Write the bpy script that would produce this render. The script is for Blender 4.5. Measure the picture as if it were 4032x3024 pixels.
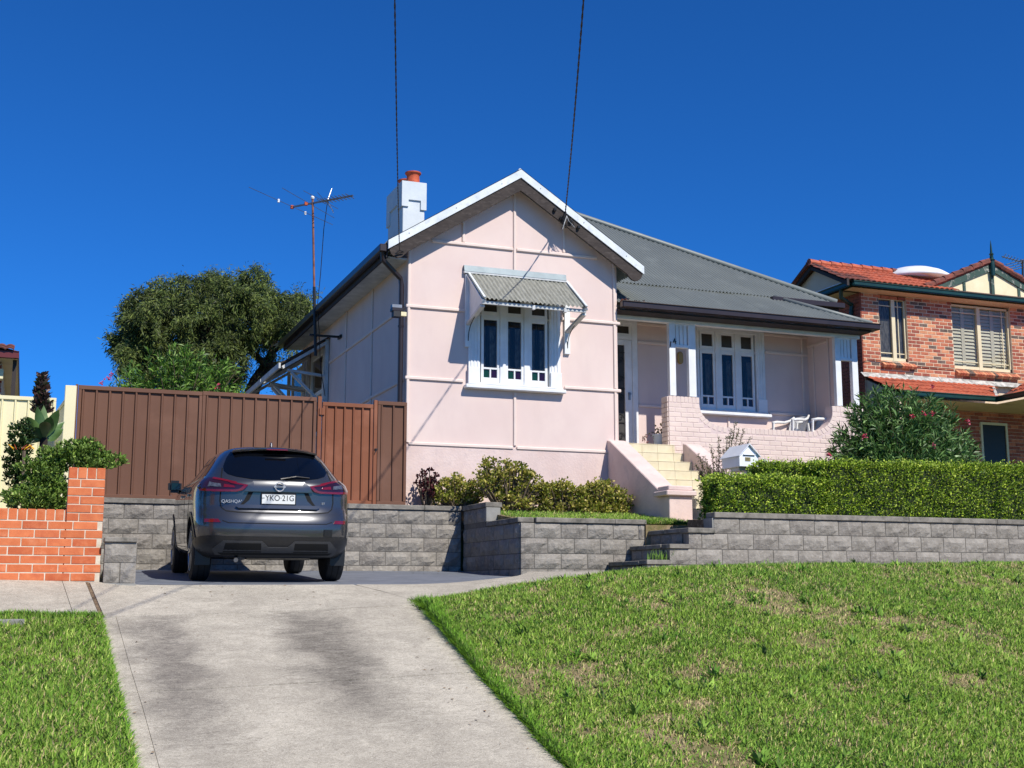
import bpy, bmesh, math, random
import numpy as np
from mathutils import Vector, Matrix
from mathutils.bvhtree import BVHTree
SC = bpy.context.scene
for o in list(bpy.data.objects): bpy.data.objects.remove(o)
COL = SC.collection
RNG = random.Random(7); NR = np.random.default_rng(7)
# ------------------------------------------------------------ camera, sky, sun
YAW, PIT, FOC = math.radians(21.2), math.radians(9.35), 4900.0
cY, sY, cP, sP = math.cos(YAW), math.sin(YAW), math.cos(PIT), math.sin(PIT)
VR = Vector((cY, -sY, 0)); VF = Vector((sY*cP, cY*cP, sP)); VU = Vector((-sY*sP, -cY*sP, cP))
cam = bpy.data.cameras.new('camera'); camo = bpy.data.objects.new('camera', cam); COL.objects.link(camo)
cam.sensor_width = 36; cam.lens = FOC/4032*36; cam.clip_start = .1; cam.clip_end = 3000
camo.matrix_world = Matrix((( VR.x, VU.x, -VF.x, 0), (VR.y, VU.y, -VF.y, 0), (VR.z, VU.z, -VF.z, 0), (0,0,0,1)))
SC.camera = camo
LIGHT = Vector((-.24, .655, -.718)).normalized()
w = bpy.data.worlds.new('World'); SC.world = w; w.use_nodes = True
nt = w.node_tree; bgn = nt.nodes['Background']
sk = nt.nodes.new('ShaderNodeTexSky'); sk.sky_type = 'NISHITA'; sk.sun_disc = False
sk.sun_elevation = math.asin(-LIGHT.z); sk.sun_rotation = math.atan2(-LIGHT.x, -LIGHT.y)
sk.altitude = 2200; sk.air_density = 1.0; sk.dust_density = .15; sk.ozone_density = 4.0
hs = nt.nodes.new('ShaderNodeMix'); hs.data_type = 'RGBA'; hs.blend_type = 'MULTIPLY'; hs.inputs[0].default_value = 1; hs.inputs[7].default_value = (.24, 1.06, 2.08, 1)
nt.links.new(sk.outputs[0], hs.inputs[6]); nt.links.new(hs.outputs[2], bgn.inputs[0]); bgn.inputs[1].default_value = .060
sun = bpy.data.lights.new('sun', 'SUN'); sun.energy = 5.0; sun.angle = math.radians(.53); sun.color = (1, .95, .86)
suno = bpy.data.objects.new('sun', sun); COL.objects.link(suno); suno.location = (10, -20, 30)
suno.rotation_euler = LIGHT.to_track_quat('-Z', 'Y').to_euler()
SC.view_settings.view_transform = 'Standard'; SC.view_settings.look = 'None'
SC.view_settings.exposure = .13; SC.view_settings.gamma = 1
# ------------------------------------------------------------ measuring helper: a sight line cut with a wall plane
def ray(x, y): return VR*((x-2016)/FOC) + VU*((1512-y)/FOC) + VF
def PY(x, y, Y): d = ray(x, y); return d*(Y/d.y)
def PX(x, y, X): d = ray(x, y); return d*(X/d.x)
# ------------------------------------------------------------ object helpers
ORG = {}
def empty(name, loc, label, cat, group=None):
    o = bpy.data.objects.new(name, None); COL.objects.link(o); o.location = loc; ORG[o.name] = Vector(loc)
    o.empty_display_size = .2
    return tag(o, label, cat, group)
def tag(o, label=None, cat=None, group=None, kind=None):
    if label: o['label'] = label
    if cat: o['category'] = cat
    if group: o['group'] = group
    if kind: o['kind'] = kind
    return o
def link(name, me, mat, parent=None, loc=None):
    if mat is not None and len(me.materials) == 0: me.materials.append(mat)
    o = bpy.data.objects.new(name, me); COL.objects.link(o)
    if parent is not None:
        o.parent = parent; base = ORG[parent.name]; ORG[o.name] = base
        if loc is not None: o.location = Vector(loc)-base; ORG[o.name] = Vector(loc)
    else:
        o.location = loc if loc is not None else (0,0,0); ORG[o.name] = Vector(o.location)
    return o
class MB:
    def __init__(s): s.v = []; s.f = []
    def quad(s, a, b, c, d): n = len(s.v); s.v += [Vector(p) for p in (a,b,c,d)]; s.f.append((n,n+1,n+2,n+3)); return s
    def tri(s, a, b, c): n = len(s.v); s.v += [Vector(p) for p in (a,b,c)]; s.f.append((n,n+1,n+2)); return s
    def poly(s, pts): n = len(s.v); s.v += [Vector(p) for p in pts]; s.f.append(tuple(range(n, n+len(pts)))); return s
    def box(s, x0, x1, y0, y1, z0, z1):
        n = len(s.v); s.v += [Vector((x,y,z)) for z in (z0,z1) for y in (y0,y1) for x in (x0,x1)]
        s.f += [tuple(n+i for i in q) for q in ((0,2,3,1),(4,5,7,6),(0,1,5,4),(2,6,7,3),(0,4,6,2),(1,3,7,5))]; return s
    def prism(s, pts, d):            # polygon (list of 3d points) swept by vector d
        d = Vector(d); n = len(s.v); k = len(pts); s.v += [Vector(p) for p in pts]+[Vector(p)+d for p in pts]
        s.f.append(tuple(n+i for i in range(k))); s.f.append(tuple(n+k+i for i in reversed(range(k))))
        for i in range(k): j = (i+1) % k; s.f.append((n+j, n+i, n+k+i, n+k+j))
        return s
    def bar(s, a, b, w, h, up=(0,0,1)):   # rectangular bar from a to b
        a, b = Vector(a), Vector(b); t = (b-a).normalized(); up = Vector(up); sd = t.cross(up).normalized(); u = sd.cross(t).normalized()
        c = [a+sd*(x*w/2)+u*(y*h/2) for x, y in ((-1,-1),(1,-1),(1,1),(-1,1))]
        return s.prism(c, b-a)
    def tube(s, pts, r, n=8, cap=True):
        pts = [Vector(p) for p in pts]; m = len(s.v); R = r if hasattr(r, '__len__') else [r]*len(pts)
        ref = None
        for i, p in enumerate(pts):
            t = (pts[min(i+1, len(pts)-1)]-pts[max(i-1, 0)]).normalized()
            if ref is None: ref = Vector((0,0,1)) if abs(t.z) < .9 else Vector((1,0,0))
            sd = t.cross(ref).normalized(); u = sd.cross(t).normalized(); ref = u
            for k in range(n):
                a = 2*math.pi*k/n; s.v.append(p+sd*(math.cos(a)*R[i])+u*(math.sin(a)*R[i]))
        for i in range(len(pts)-1):
            for k in range(n):
                q = (k+1) % n; s.f.append((m+i*n+k, m+i*n+q, m+(i+1)*n+q, m+(i+1)*n+k))
        if cap:
            s.f.append(tuple(m+k for k in reversed(range(n)))); s.f.append(tuple(m+(len(pts)-1)*n+k for k in range(n)))
        return s
    def lathe(s, prof, c, n=16, axis='z'):
        m = len(s.v); c = Vector(c)
        for (r, h) in prof:
            for k in range(n):
                a = 2*math.pi*k/n; x, y = math.cos(a)*r, math.sin(a)*r
                s.v.append(c+(Vector((x,y,h)) if axis == 'z' else Vector((h,x,y)) if axis == 'x' else Vector((x,h,y))))
        for i in range(len(prof)-1):
            for k in range(n):
                q = (k+1) % n; s.f.append((m+i*n+k, m+i*n+q, m+(i+1)*n+q, m+(i+1)*n+k))
        s.f.append(tuple(m+k for k in reversed(range(n)))); s.f.append(tuple(m+(len(prof)-1)*n+k for k in range(n)))
        return s
    def build(s, name, mat, parent=None, smooth=False, bevel=0, fix=True, loc=None):
        base = ORG[parent.name] if parent is not None else Vector(loc or (0,0,0))
        me = bpy.data.meshes.new(name); me.from_pydata([p-base for p in s.v], [], s.f)
        bm = bmesh.new(); bm.from_mesh(me)
        if fix and len(s.f) > 1: bmesh.ops.recalc_face_normals(bm, faces=bm.faces)
        if bevel:
            bmesh.ops.remove_doubles(bm, verts=bm.verts, dist=1e-5)
            bmesh.ops.bevel(bm, geom=bm.edges[:]+bm.verts[:], offset=bevel, segments=1 if bevel < .02 else 2, affect='EDGES', clamp_overlap=True)
        bm.to_mesh(me); bm.free()
        if smooth is True:
            for p in me.polygons: p.use_smooth = True
        elif smooth: 
            for p in me.polygons: p.use_smooth = True
            me.set_sharp_from_angle(angle=math.radians(smooth))
        return link(name, me, mat, parent, loc=base if parent is None and loc is not None else None)
def np_mesh(name, V, F, col=None, uvless=True, smooth=False):
    me = bpy.data.meshes.new(name); V = np.asarray(V, np.float32); F = np.asarray(F, np.int32); k = F.shape[1]
    me.vertices.add(len(V)); me.vertices.foreach_set('co', V.ravel())
    me.loops.add(F.size); me.loops.foreach_set('vertex_index', F.ravel())
    me.polygons.add(len(F)); me.polygons.foreach_set('loop_start', np.arange(0, F.size, k, dtype=np.int32))
    me.polygons.foreach_set('loop_total', np.full(len(F), k, np.int32))
    if smooth: me.polygons.foreach_set('use_smooth', np.ones(len(F), bool))
    me.update(calc_edges=True)
    if col is not None:
        at = me.color_attributes.new('col', 'FLOAT_COLOR', 'POINT'); c = np.ones((len(V), 4), np.float32); c[:, :3] = col; at.data.foreach_set('color', c.ravel())
    return me
PIECE = {}
def piece(name, dims, mat, loc, parent, ch=.004, rough=0):   # a chamfered block, mesh shared between alike pieces; loc = centre
    key = (name, tuple(round(d, 3) for d in dims), mat.name, rough)
    me = PIECE.get(key)
    if me is None:
        bm = bmesh.new(); bmesh.ops.create_cube(bm, size=1); bmesh.ops.scale(bm, vec=dims, verts=bm.verts)
        if ch: bmesh.ops.bevel(bm, geom=bm.edges[:], offset=ch, segments=1, affect='EDGES')
        me = bpy.data.meshes.new(name); bm.to_mesh(me); bm.free(); me.materials.append(mat); PIECE[key] = me
    o = bpy.data.objects.new(name, me); COL.objects.link(o); o.parent = parent; o.location = Vector(loc)-ORG[parent.name]; ORG[o.name] = Vector(loc)
    return o
# ------------------------------------------------------------ materials
def L(c):   # sRGB 0-255 -> linear
    return tuple((x/255/12.92 if x/255 <= .04045 else ((x/255+.055)/1.055)**2.4) for x in c)
def nodes(name):
    m = bpy.data.materials.new(name); m.use_nodes = True; t = m.node_tree; b = t.nodes['Principled BSDF']
    return m, t, b
def N(t, typ, **kw):
    n = t.nodes.new(typ)
    for k, v in kw.items():
        if hasattr(n, k): setattr(n, k, v)
        else: n.inputs[k].default_value = v
    return n
def ramp(t, fac, stops):
    r = t.nodes.new('ShaderNodeValToRGB'); t.links.new(fac, r.inputs[0]); e = r.color_ramp.elements
    while len(e) < len(stops): e.new(.5)
    for i, (p, c) in enumerate(stops): e[i].position = p; e[i].color = (*c, 1) if len(c) == 3 else c
    return r.outputs[0]
def mixc(t, fac, a, b, mode='MIX'):
    m = t.nodes.new('ShaderNodeMix'); m.data_type = 'RGBA'; m.blend_type = mode
    for s, v in ((0, fac), (6, a), (7, b)):
        if hasattr(v, 'links') or isinstance(v, bpy.types.NodeSocket): t.links.new(v, m.inputs[s])
        else: m.inputs[s].default_value = v if s == 0 else (*v, 1)
    return m.outputs[2]
def pos(t, scale=None):
    g = t.nodes.new('ShaderNodeNewGeometry')
    if scale is None: return g.outputs['Position']
    mp = t.nodes.new('ShaderNodeMapping'); mp.inputs['Scale'].default_value = scale; t.links.new(g.outputs['Position'], mp.inputs[0]); return mp.outputs[0]
def noise(t, p, scale, detail=5, rough=.55, dist=0):
    n = N(t, 'ShaderNodeTexNoise'); t.links.new(p, n.inputs['Vector']); n.inputs['Scale'].default_value = scale
    n.inputs['Detail'].default_value = detail; n.inputs['Roughness'].default_value = rough; n.inputs['Distortion'].default_value = dist
    return n.outputs['Fac']
def bumpn(t, b, h, dist=.01, strength=.5):
    bp = t.nodes.new('ShaderNodeBump'); bp.inputs['Distance'].default_value = dist; bp.inputs['Strength'].default_value = strength
    t.links.new(h, bp.inputs['Height']); t.links.new(bp.outputs[0], b.inputs['Normal']); return bp
def pm(name, c1, c2=None, rough=.7, ns=4, lo=.35, hi=.65, bump=0, bs=60, metal=0, spec=.4, coat=0, rnd=0, stretch=None, c3=None, s3=14, bd=.004, streak=0):
    m, t, b = nodes(name); p = pos(t, stretch)
    c2 = c2 or tuple(x*.85 for x in c1)
    col = ramp(t, noise(t, p, ns, 6), [(lo, c1), (hi, c2)])
    if c3: 
        f = ramp(t, noise(t, p, s3, 5, .6), [(.52, (0,0,0)), (.72, (1,1,1))]); col = mixc(t, f, col, c3)
    if streak:
        f2 = ramp(t, noise(t, pos(t, (2.2, 2.2, .5)), 1.3, 6, .6), [(.52, (0,0,0)), (.74, (streak,streak,streak))]); col = mixc(t, f2, col, tuple(x*.72 for x in c2))
        f3 = ramp(t, noise(t, pos(t), .55, 4, .5), [(.42, (0,0,0)), (.66, (streak,streak,streak))]); col = mixc(t, f3, col, tuple(x*.86 for x in c2))
    if rnd:
        oi = t.nodes.new('ShaderNodeObjectInfo'); mr = N(t, 'ShaderNodeMapRange'); t.links.new(oi.outputs['Random'], mr.inputs[0])
        mr.inputs[3].default_value = 1-rnd; mr.inputs[4].default_value = 1+rnd
        h = t.nodes.new('ShaderNodeHueSaturation'); t.links.new(col, h.inputs['Color']); t.links.new(mr.outputs[0], h.inputs['Value']); col = h.outputs[0]
    t.links.new(col, b.inputs['Base Color']); b.inputs['Roughness'].default_value = rough; b.inputs['Metallic'].default_value = metal
    b.inputs['Specular IOR Level'].default_value = spec; b.inputs['Coat Weight'].default_value = coat; b.inputs['Coat Roughness'].default_value = .03
    if bump: bumpn(t, b, noise(t, p, bs, 5, .6), bd, bump)
    return m
def leafmat(name, tr=.3, rough=.45, spec=.4, up=0):
    m, t, b = nodes(name); a = N(t, 'ShaderNodeVertexColor', layer_name='col')
    if up:      # shading normals bent upward, which adds even brightness to grass and leaves
        g = t.nodes.new('ShaderNodeNewGeometry'); v = N(t, 'ShaderNodeVectorMath', operation='SCALE'); t.links.new(g.outputs['Normal'], v.inputs[0]); v.inputs['Scale'].default_value = 1-up
        v2 = N(t, 'ShaderNodeVectorMath', operation='ADD'); t.links.new(v.outputs[0], v2.inputs[0]); v2.inputs[1].default_value = (0, -.25*up, up)
        v3 = N(t, 'ShaderNodeVectorMath', operation='NORMALIZE'); t.links.new(v2.outputs[0], v3.inputs[0]); t.links.new(v3.outputs[0], b.inputs['Normal'])
    t.links.new(a.outputs[0], b.inputs['Base Color']); b.inputs['Roughness'].default_value = rough; b.inputs['Specular IOR Level'].default_value = spec
    tl = t.nodes.new('ShaderNodeBsdfTranslucent'); mx = t.nodes.new('ShaderNodeMixShader'); mx.inputs[0].default_value = tr
    t.links.new(a.outputs[0], tl.inputs[0]); t.links.new(b.outputs[0], mx.inputs[1]); t.links.new(tl.outputs[0], mx.inputs[2])
    t.links.new(mx.outputs[0], t.nodes['Material Output'].inputs[0]); return m
M = {}
M['pink'] = pm('pink_paint', L((223,202,193)), L((217,194,186)), .75, 1.3, bump=.25, bs=70, c3=L((218,196,188)), s3=2.2, bd=.003, streak=.16)
M['pinkrough'] = pm('pink_render', L((222,200,192)), L((212,188,180)), .85, 2.5, bump=.6, bs=28, c3=L((204,184,179)), s3=6, bd=.008, streak=.22)
M['pinkbrick'] = pm('pink_painted_brick', L((225,206,194)), L((218,198,187)), .8, 5, bump=.4, bs=90, rnd=.035, bd=.003)
M['pinkmortar'] = pm('pink_mortar', L((216,196,190)), L((208,187,182)), .9, 6, bump=.4, bs=90)
M['batten'] = pm('pink_batten', L((228,209,198)), L((221,201,190)), .7, 4, bump=.2, bs=60, bd=.002)
M['white'] = pm('white_paint', L((232,233,233)), L((218,219,219)), .5, 4, bump=.15, bs=90, bd=.002)
M['greywhite'] = pm('dull_white_paint', L((205,206,205)), L((178,180,180)), .6, 5, bump=.2, bs=60)
M['capmetal'] = pm('white_capping', L((226,229,230)), L((205,211,214)), .4, 3, spec=.5, c3=L((190,196,200)), s3=7)
M['barge'] = pm('weathered_barge_board', L((64,56,52)), L((50,43,41)), .85, 3, bump=.5, bs=30, c3=L((80,72,68)), s3=5, stretch=(2,2,6))
M['gutter'] = pm('dark_brown_gutter', L((50,38,36)), L((42,32,30)), .35, 3, spec=.5)
M['soffitdark'] = pm('dark_fascia', L((52,44,42)), None, .7)
M['roof'] = pm('grey_corrugated_iron', L((122,127,123)), L((115,120,117)), .5, .8, spec=.4, c3=L((129,134,130)), s3=2, metal=.1)
M['awningiron'] = pm('weathered_zinc_sheet', L((150,150,140)), L((124,124,114)), .6, 6, c3=L((166,166,158)), s3=18, metal=.15, stretch=(5,1,1))
M['zinc'] = pm('zinc_flashing', L((128,142,148)), L((112,127,134)), .5, 5, metal=.1)
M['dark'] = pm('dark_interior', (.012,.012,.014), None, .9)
M['iron'] = pm('black_iron', (.02,.02,.022), None, .5)
M['steel'] = pm('dull_steel', L((150,152,154)), L((120,120,122)), .4, metal=.8)
M['tile'] = pm('cream_step_tile', L((216,205,176)), L((207,195,163)), .5, 7, rnd=.05, bump=.1, bs=60)
M['grout'] = pm('pale_grout', L((206,192,160)), None, .9)
M['blocks'] = []
for i, (a, b_) in enumerate((((143,137,128),(126,120,111)), ((149,143,134),(132,126,117)), ((137,131,123),(120,114,106)))):
    M['blocks'].append(pm('split_concrete_block_%s' % 'abc'[i], L(a), L(b_), .95, 9, bump=.8, bs=20, rnd=.05, c3=L((158,152,142)), s3=22, bd=.022))
M['blockmortar'] = pm('block_joint', L((114,109,101)), L((100,95,88)), .95, 9, bump=.5, bs=40)
M['cap'] = pm('concrete_cap', L((142,136,126)), L((112,107,99)), .95, 7, bump=.8, bs=24, rnd=.06, c3=L((88,86,78)), s3=6, bd=.012)
M['concrete_smooth'] = pm('smooth_concrete', L((150,148,142)), L((130,128,122)), .9, 5, bump=.3, bs=50)
M['obrick'] = [pm('orange_brick_%s' % 'abc'[i], L(a), L(b_), .85, 12, bump=.5, bs=60, rnd=.08, c3=L(c_), s3=9, bd=.004) for i, (a, b_, c_) in enumerate((((204,113,68),(192,100,58),(212,132,92)), ((196,104,62),(182,90,54),(204,120,80)), ((210,121,76),(198,108,66),(190,98,62))))]
M['omortar'] = pm('cream_mortar', L((216,204,184)), L((196,180,158)), .95, 14, bump=.6, bs=60)
M['nbrick'] = [pm('mixed_brick_%s' % 'abcd'[i], L(a), L(b_), .85, 14, bump=.5, bs=70, rnd=.12, bd=.004) for i, (a, b_) in enumerate((((196,122,90),(176,100,74)), ((164,92,72),(142,76,61)), ((210,150,112),(194,128,92)), ((112,96,86),(92,78,70))))]
M['nmortar'] = pm('pale_mortar', L((226,206,178)), L((206,184,156)), .95, 10)
M['terracotta'] = pm('terracotta_tile', L((190,100,70)), L((166,84,60)), .75, 9, bump=.3, bs=50, rnd=.14, c3=L((120,66,52)), s3=5)
M['darktile'] = pm('mossy_terracotta_tile', L((134,74,60)), L((84,56,50)), .85, 9, bump=.4, bs=40, rnd=.2)
M['greengut'] = pm('dark_green_gutter', L((24,62,54)), L((18,50,44)), .35, 3, spec=.5)
M['greentrim'] = pm('flaking_green_trim', L((58,84,74)), L((44,66,58)), .7, 8, c3=L((186,184,172)), s3=8)
M['cream'] = pm('cream_paint', L((236,226,186)), L((226,214,172)), .6, 3)
M['soffit'] = pm('cream_soffit', L((214,196,170)), L((204,184,158)), .8, 2)
M['aluwin'] = pm('cream_window_frame', L((226,214,178)), L((216,204,168)), .4, 4)
M['bed'] = pm('flashing_mortar', L((206,202,194)), L((150,148,142)), .9, 8, bump=.6, bs=40, c3=L((96,94,90)), s3=6)
M['brownfence'] = pm('brown_steel_sheet', L((111,79,63)), L((104,73,58)), .6, .8, spec=.2, c3=L((119,86,70)), s3=1.4, rnd=.02)
M['browngate'] = pm('rust_brown_steel_sheet', L((134,84,60)), L((124,76,54)), .6, .8, spec=.2, c3=L((150,98,74)), s3=1.6, rnd=.02)
M['creamfence'] = pm('cream_steel_sheet', L((232,222,180)), L((224,214,172)), .45, 1, spec=.3)
M['chimney'] = pm('white_render', L((214,220,222)), L((200,207,210)), .8, 3, bump=.3, bs=50)
M['pot'] = pm('terracotta_pot', L((196,92,58)), L((170,74,46)), .75, 9, bump=.3, bs=50, c3=L((120,52,36)), s3=7)
M['soil'] = pm('dry_soil', L((118,98,76)), L((88,72,54)), .95, 18, bump=.8, bs=60, c3=L((150,132,104)), s3=26)
M['bark'] = pm('rough_bark', L((64,52,42)), L((42,34,28)), .9, 14, bump=.8, bs=40)
M['stem'] = pm('grey_stem', L((112,98,80)), L((86,74,60)), .85, 20)
M['rubber'] = pm('black_rubber', (.012,.012,.013), (.02,.02,.021), .75, 20)
M['asphalt'] = pm('asphalt', (.05,.05,.05), (.065,.064,.062), .9, 12, bump=.4, bs=120)
M['whiteplastic'] = pm('white_plastic', L((222,222,220)), L((206,206,204)), .4)
M['mailwhite'] = pm('mailbox_enamel', L((236,238,240)), L((228,230,232)), .35)
M['brass'] = pm('brass_plate', L((196,172,112)), L((166,142,86)), .35, metal=.5)
M['ochre'] = pm('ochre_lamp_glass', L((176,146,72)), L((150,120,56)), .35)
M['cable'] = pm('black_cable', (.012,.012,.014), None, .6)
M['rust'] = pm('rusty_pipe', L((150,104,86)), L((118,74,60)), .7, 9, metal=.3)
M['curtain'] = pm('lace_curtain', L((196,198,200)), L((120,122,126)), .9, 26, stretch=(1,1,.3))
M['blind'] = pm('cream_shutter', L((214,208,184)), L((204,196,170)), .6, 2)
M['green_glass'] = pm('green_glass', (.008,.045,.022), None, .08); M['purple_glass'] = pm('purple_glass', (.022,.006,.024), None, .08)
def glassmat(name, tint, refl=.06, op=.35, dark=(.006,.01,.018)):
    m, t, b = nodes(name); t.nodes.remove(b); out = t.nodes['Material Output']
    tr = N(t, 'ShaderNodeBsdfTransparent'); tr.inputs[0].default_value = (*tint, 1)
    df = N(t, 'ShaderNodeBsdfDiffuse'); df.inputs[0].default_value = (*dark, 1)
    m1 = t.nodes.new('ShaderNodeMixShader'); m1.inputs[0].default_value = op; t.links.new(tr.outputs[0], m1.inputs[1]); t.links.new(df.outputs[0], m1.inputs[2])
    gl = N(t, 'ShaderNodeBsdfGlossy'); gl.inputs['Roughness'].default_value = .02; gl.inputs[0].default_value = (1,1,1,1)
    lw = N(t, 'ShaderNodeLayerWeight'); lw.inputs['Blend'].default_value = .5; pw = N(t, 'ShaderNodeMath', operation='POWER'); t.links.new(lw.outputs['Facing'], pw.inputs[0]); pw.inputs[1].default_value = 4; fr = N(t, 'ShaderNodeMath', operation='MULTIPLY_ADD'); t.links.new(pw.outputs[0], fr.inputs[0]); fr.inputs[1].default_value = .8; fr.inputs[2].default_value = .028
    m2 = t.nodes.new('ShaderNodeMixShader'); t.links.new(fr.outputs[0], m2.inputs[0]); t.links.new(m1.outputs[0], m2.inputs[1]); t.links.new(gl.outputs[0], m2.inputs[2])
    t.links.new(m2.outputs[0], out.inputs[0]); return m
M['glass'] = glassmat('window_glass', (.56,.55,.52), op=.3, dark=(.040,.043,.046))  # grey diffuse share paints a pale haze over the dark panes
M['cglass'] = glassmat('tinted_car_glass', (.10,.11,.13), op=.2)
M['lglass'] = glassmat('light_window_glass', (.82,.84,.84), op=.05)
M['bulbglass'] = pm('brown_top_light', L((66,58,48)), L((52,46,38)), .35)
M['leaf'] = leafmat('leaf'); M['leafgloss'] = leafmat('glossy_leaf', .25, .42, .3); M['leafmatt'] = leafmat('matt_leaf', .3, .6, .25)
M['grass'] = leafmat('grass_blade', .22, .6, .2, .62); M['hedgeleaf'] = leafmat('hedge_leaf', .25, .5, .25, .42)
# ------------------------------------------------------------ the ground
def itp(x, xs, ys): return float(np.interp(x, xs, ys))
def zj(X): return np.interp(X, [-8,-.2,.6,1.2,2.5,3.6,6,14,30], [-.30,-.235,-.25,-.24,-.20,-.155,-.08,.16,.5])
def zc(X): return np.interp(X, [3.3,3.64,4.33,5.17,6.36,7.63,9.7,11.3,20,40], [-.15,-.13,-.02,.115,.235,.275,.30,.33,.5,.9])
def zb(X): return np.interp(X, [-8,-.2,.73,1.08,4.0,5.85,7.4,20], [.1,.09,.07,.04,.05,.10,.24,.55])
def sst(x, a, b): t = np.clip((x-a)/(b-a), 0, 1); return t*t*(3-2*t)
def drive(X, Y): return zj(X)+.225*(np.minimum(Y, 11.95)-11.95)
def fpath(X, Y): t = np.clip((Y-11.95)/1.4, 0, 1); return zj(X)*(1-t)+zb(X)*t
def verge(X, Y):
    X = np.asarray(X, float); Y = np.asarray(Y, float)
    base = -.155+.03*(X-3.6)+.225*(Y-11.95)
    s = sst(Y, 6.2, 11.6)
    z = base+np.maximum(0, zc(X)-(-.155+.03*(X-3.6)))*s
    z = z-np.where(Y > 11.7, .20*(Y-11.7), 0)
    return np.where(X > 2, z, drive(X, Y)+.01)
def xl(Y): return np.interp(Y, [6.2,8.24,9.3,10.3,11.95], [.74,.71,.70,.68,.66])
def xr(Y): return np.interp(Y, [6.2,7.65,8.58,9.69,10.87,12.1], [3.30,3.36,3.41,3.48,3.59,3.70])
def grid_patch(name, fx0, fx1, Y0, Y1, zf, nx, ny, mat, parent=None, thick=.12, kind=None, smooth=True):
    V = []; F = []
    for j in range(ny+1):
        Y = Y0+(Y1-Y0)*j/ny; a, b = float(fx0(Y)), float(fx1(Y))
        for i in range(nx+1):
            X = a+(b-a)*i/nx; V.append((X, Y, float(zf(X, Y))))
    W = nx+1
    for j in range(ny):
        for i in range(nx): F.append((j*W+i, j*W+i+1, (j+1)*W+i+1, (j+1)*W+i))
    if thick:
        rim = [i for i in range(W)]+[j*W+nx for j in range(1, ny+1)]+[ny*W+i for i in range(nx-1, -1, -1)]+[j*W for j in range(ny-1, 0, -1)]
        n = len(V); V += [(V[k][0], V[k][1], V[k][2]-thick) for k in rim]
        for q in range(len(rim)): r = (q+1) % len(rim); F.append((rim[r], rim[q], n+q, n+r))
    m = MB(); m.v = [Vector(v) for v in V]; m.f = F
    o = m.build(name, mat, parent, smooth=35 if smooth else False, fix=False)
    if kind: o['kind'] = kind
    return o
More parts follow.
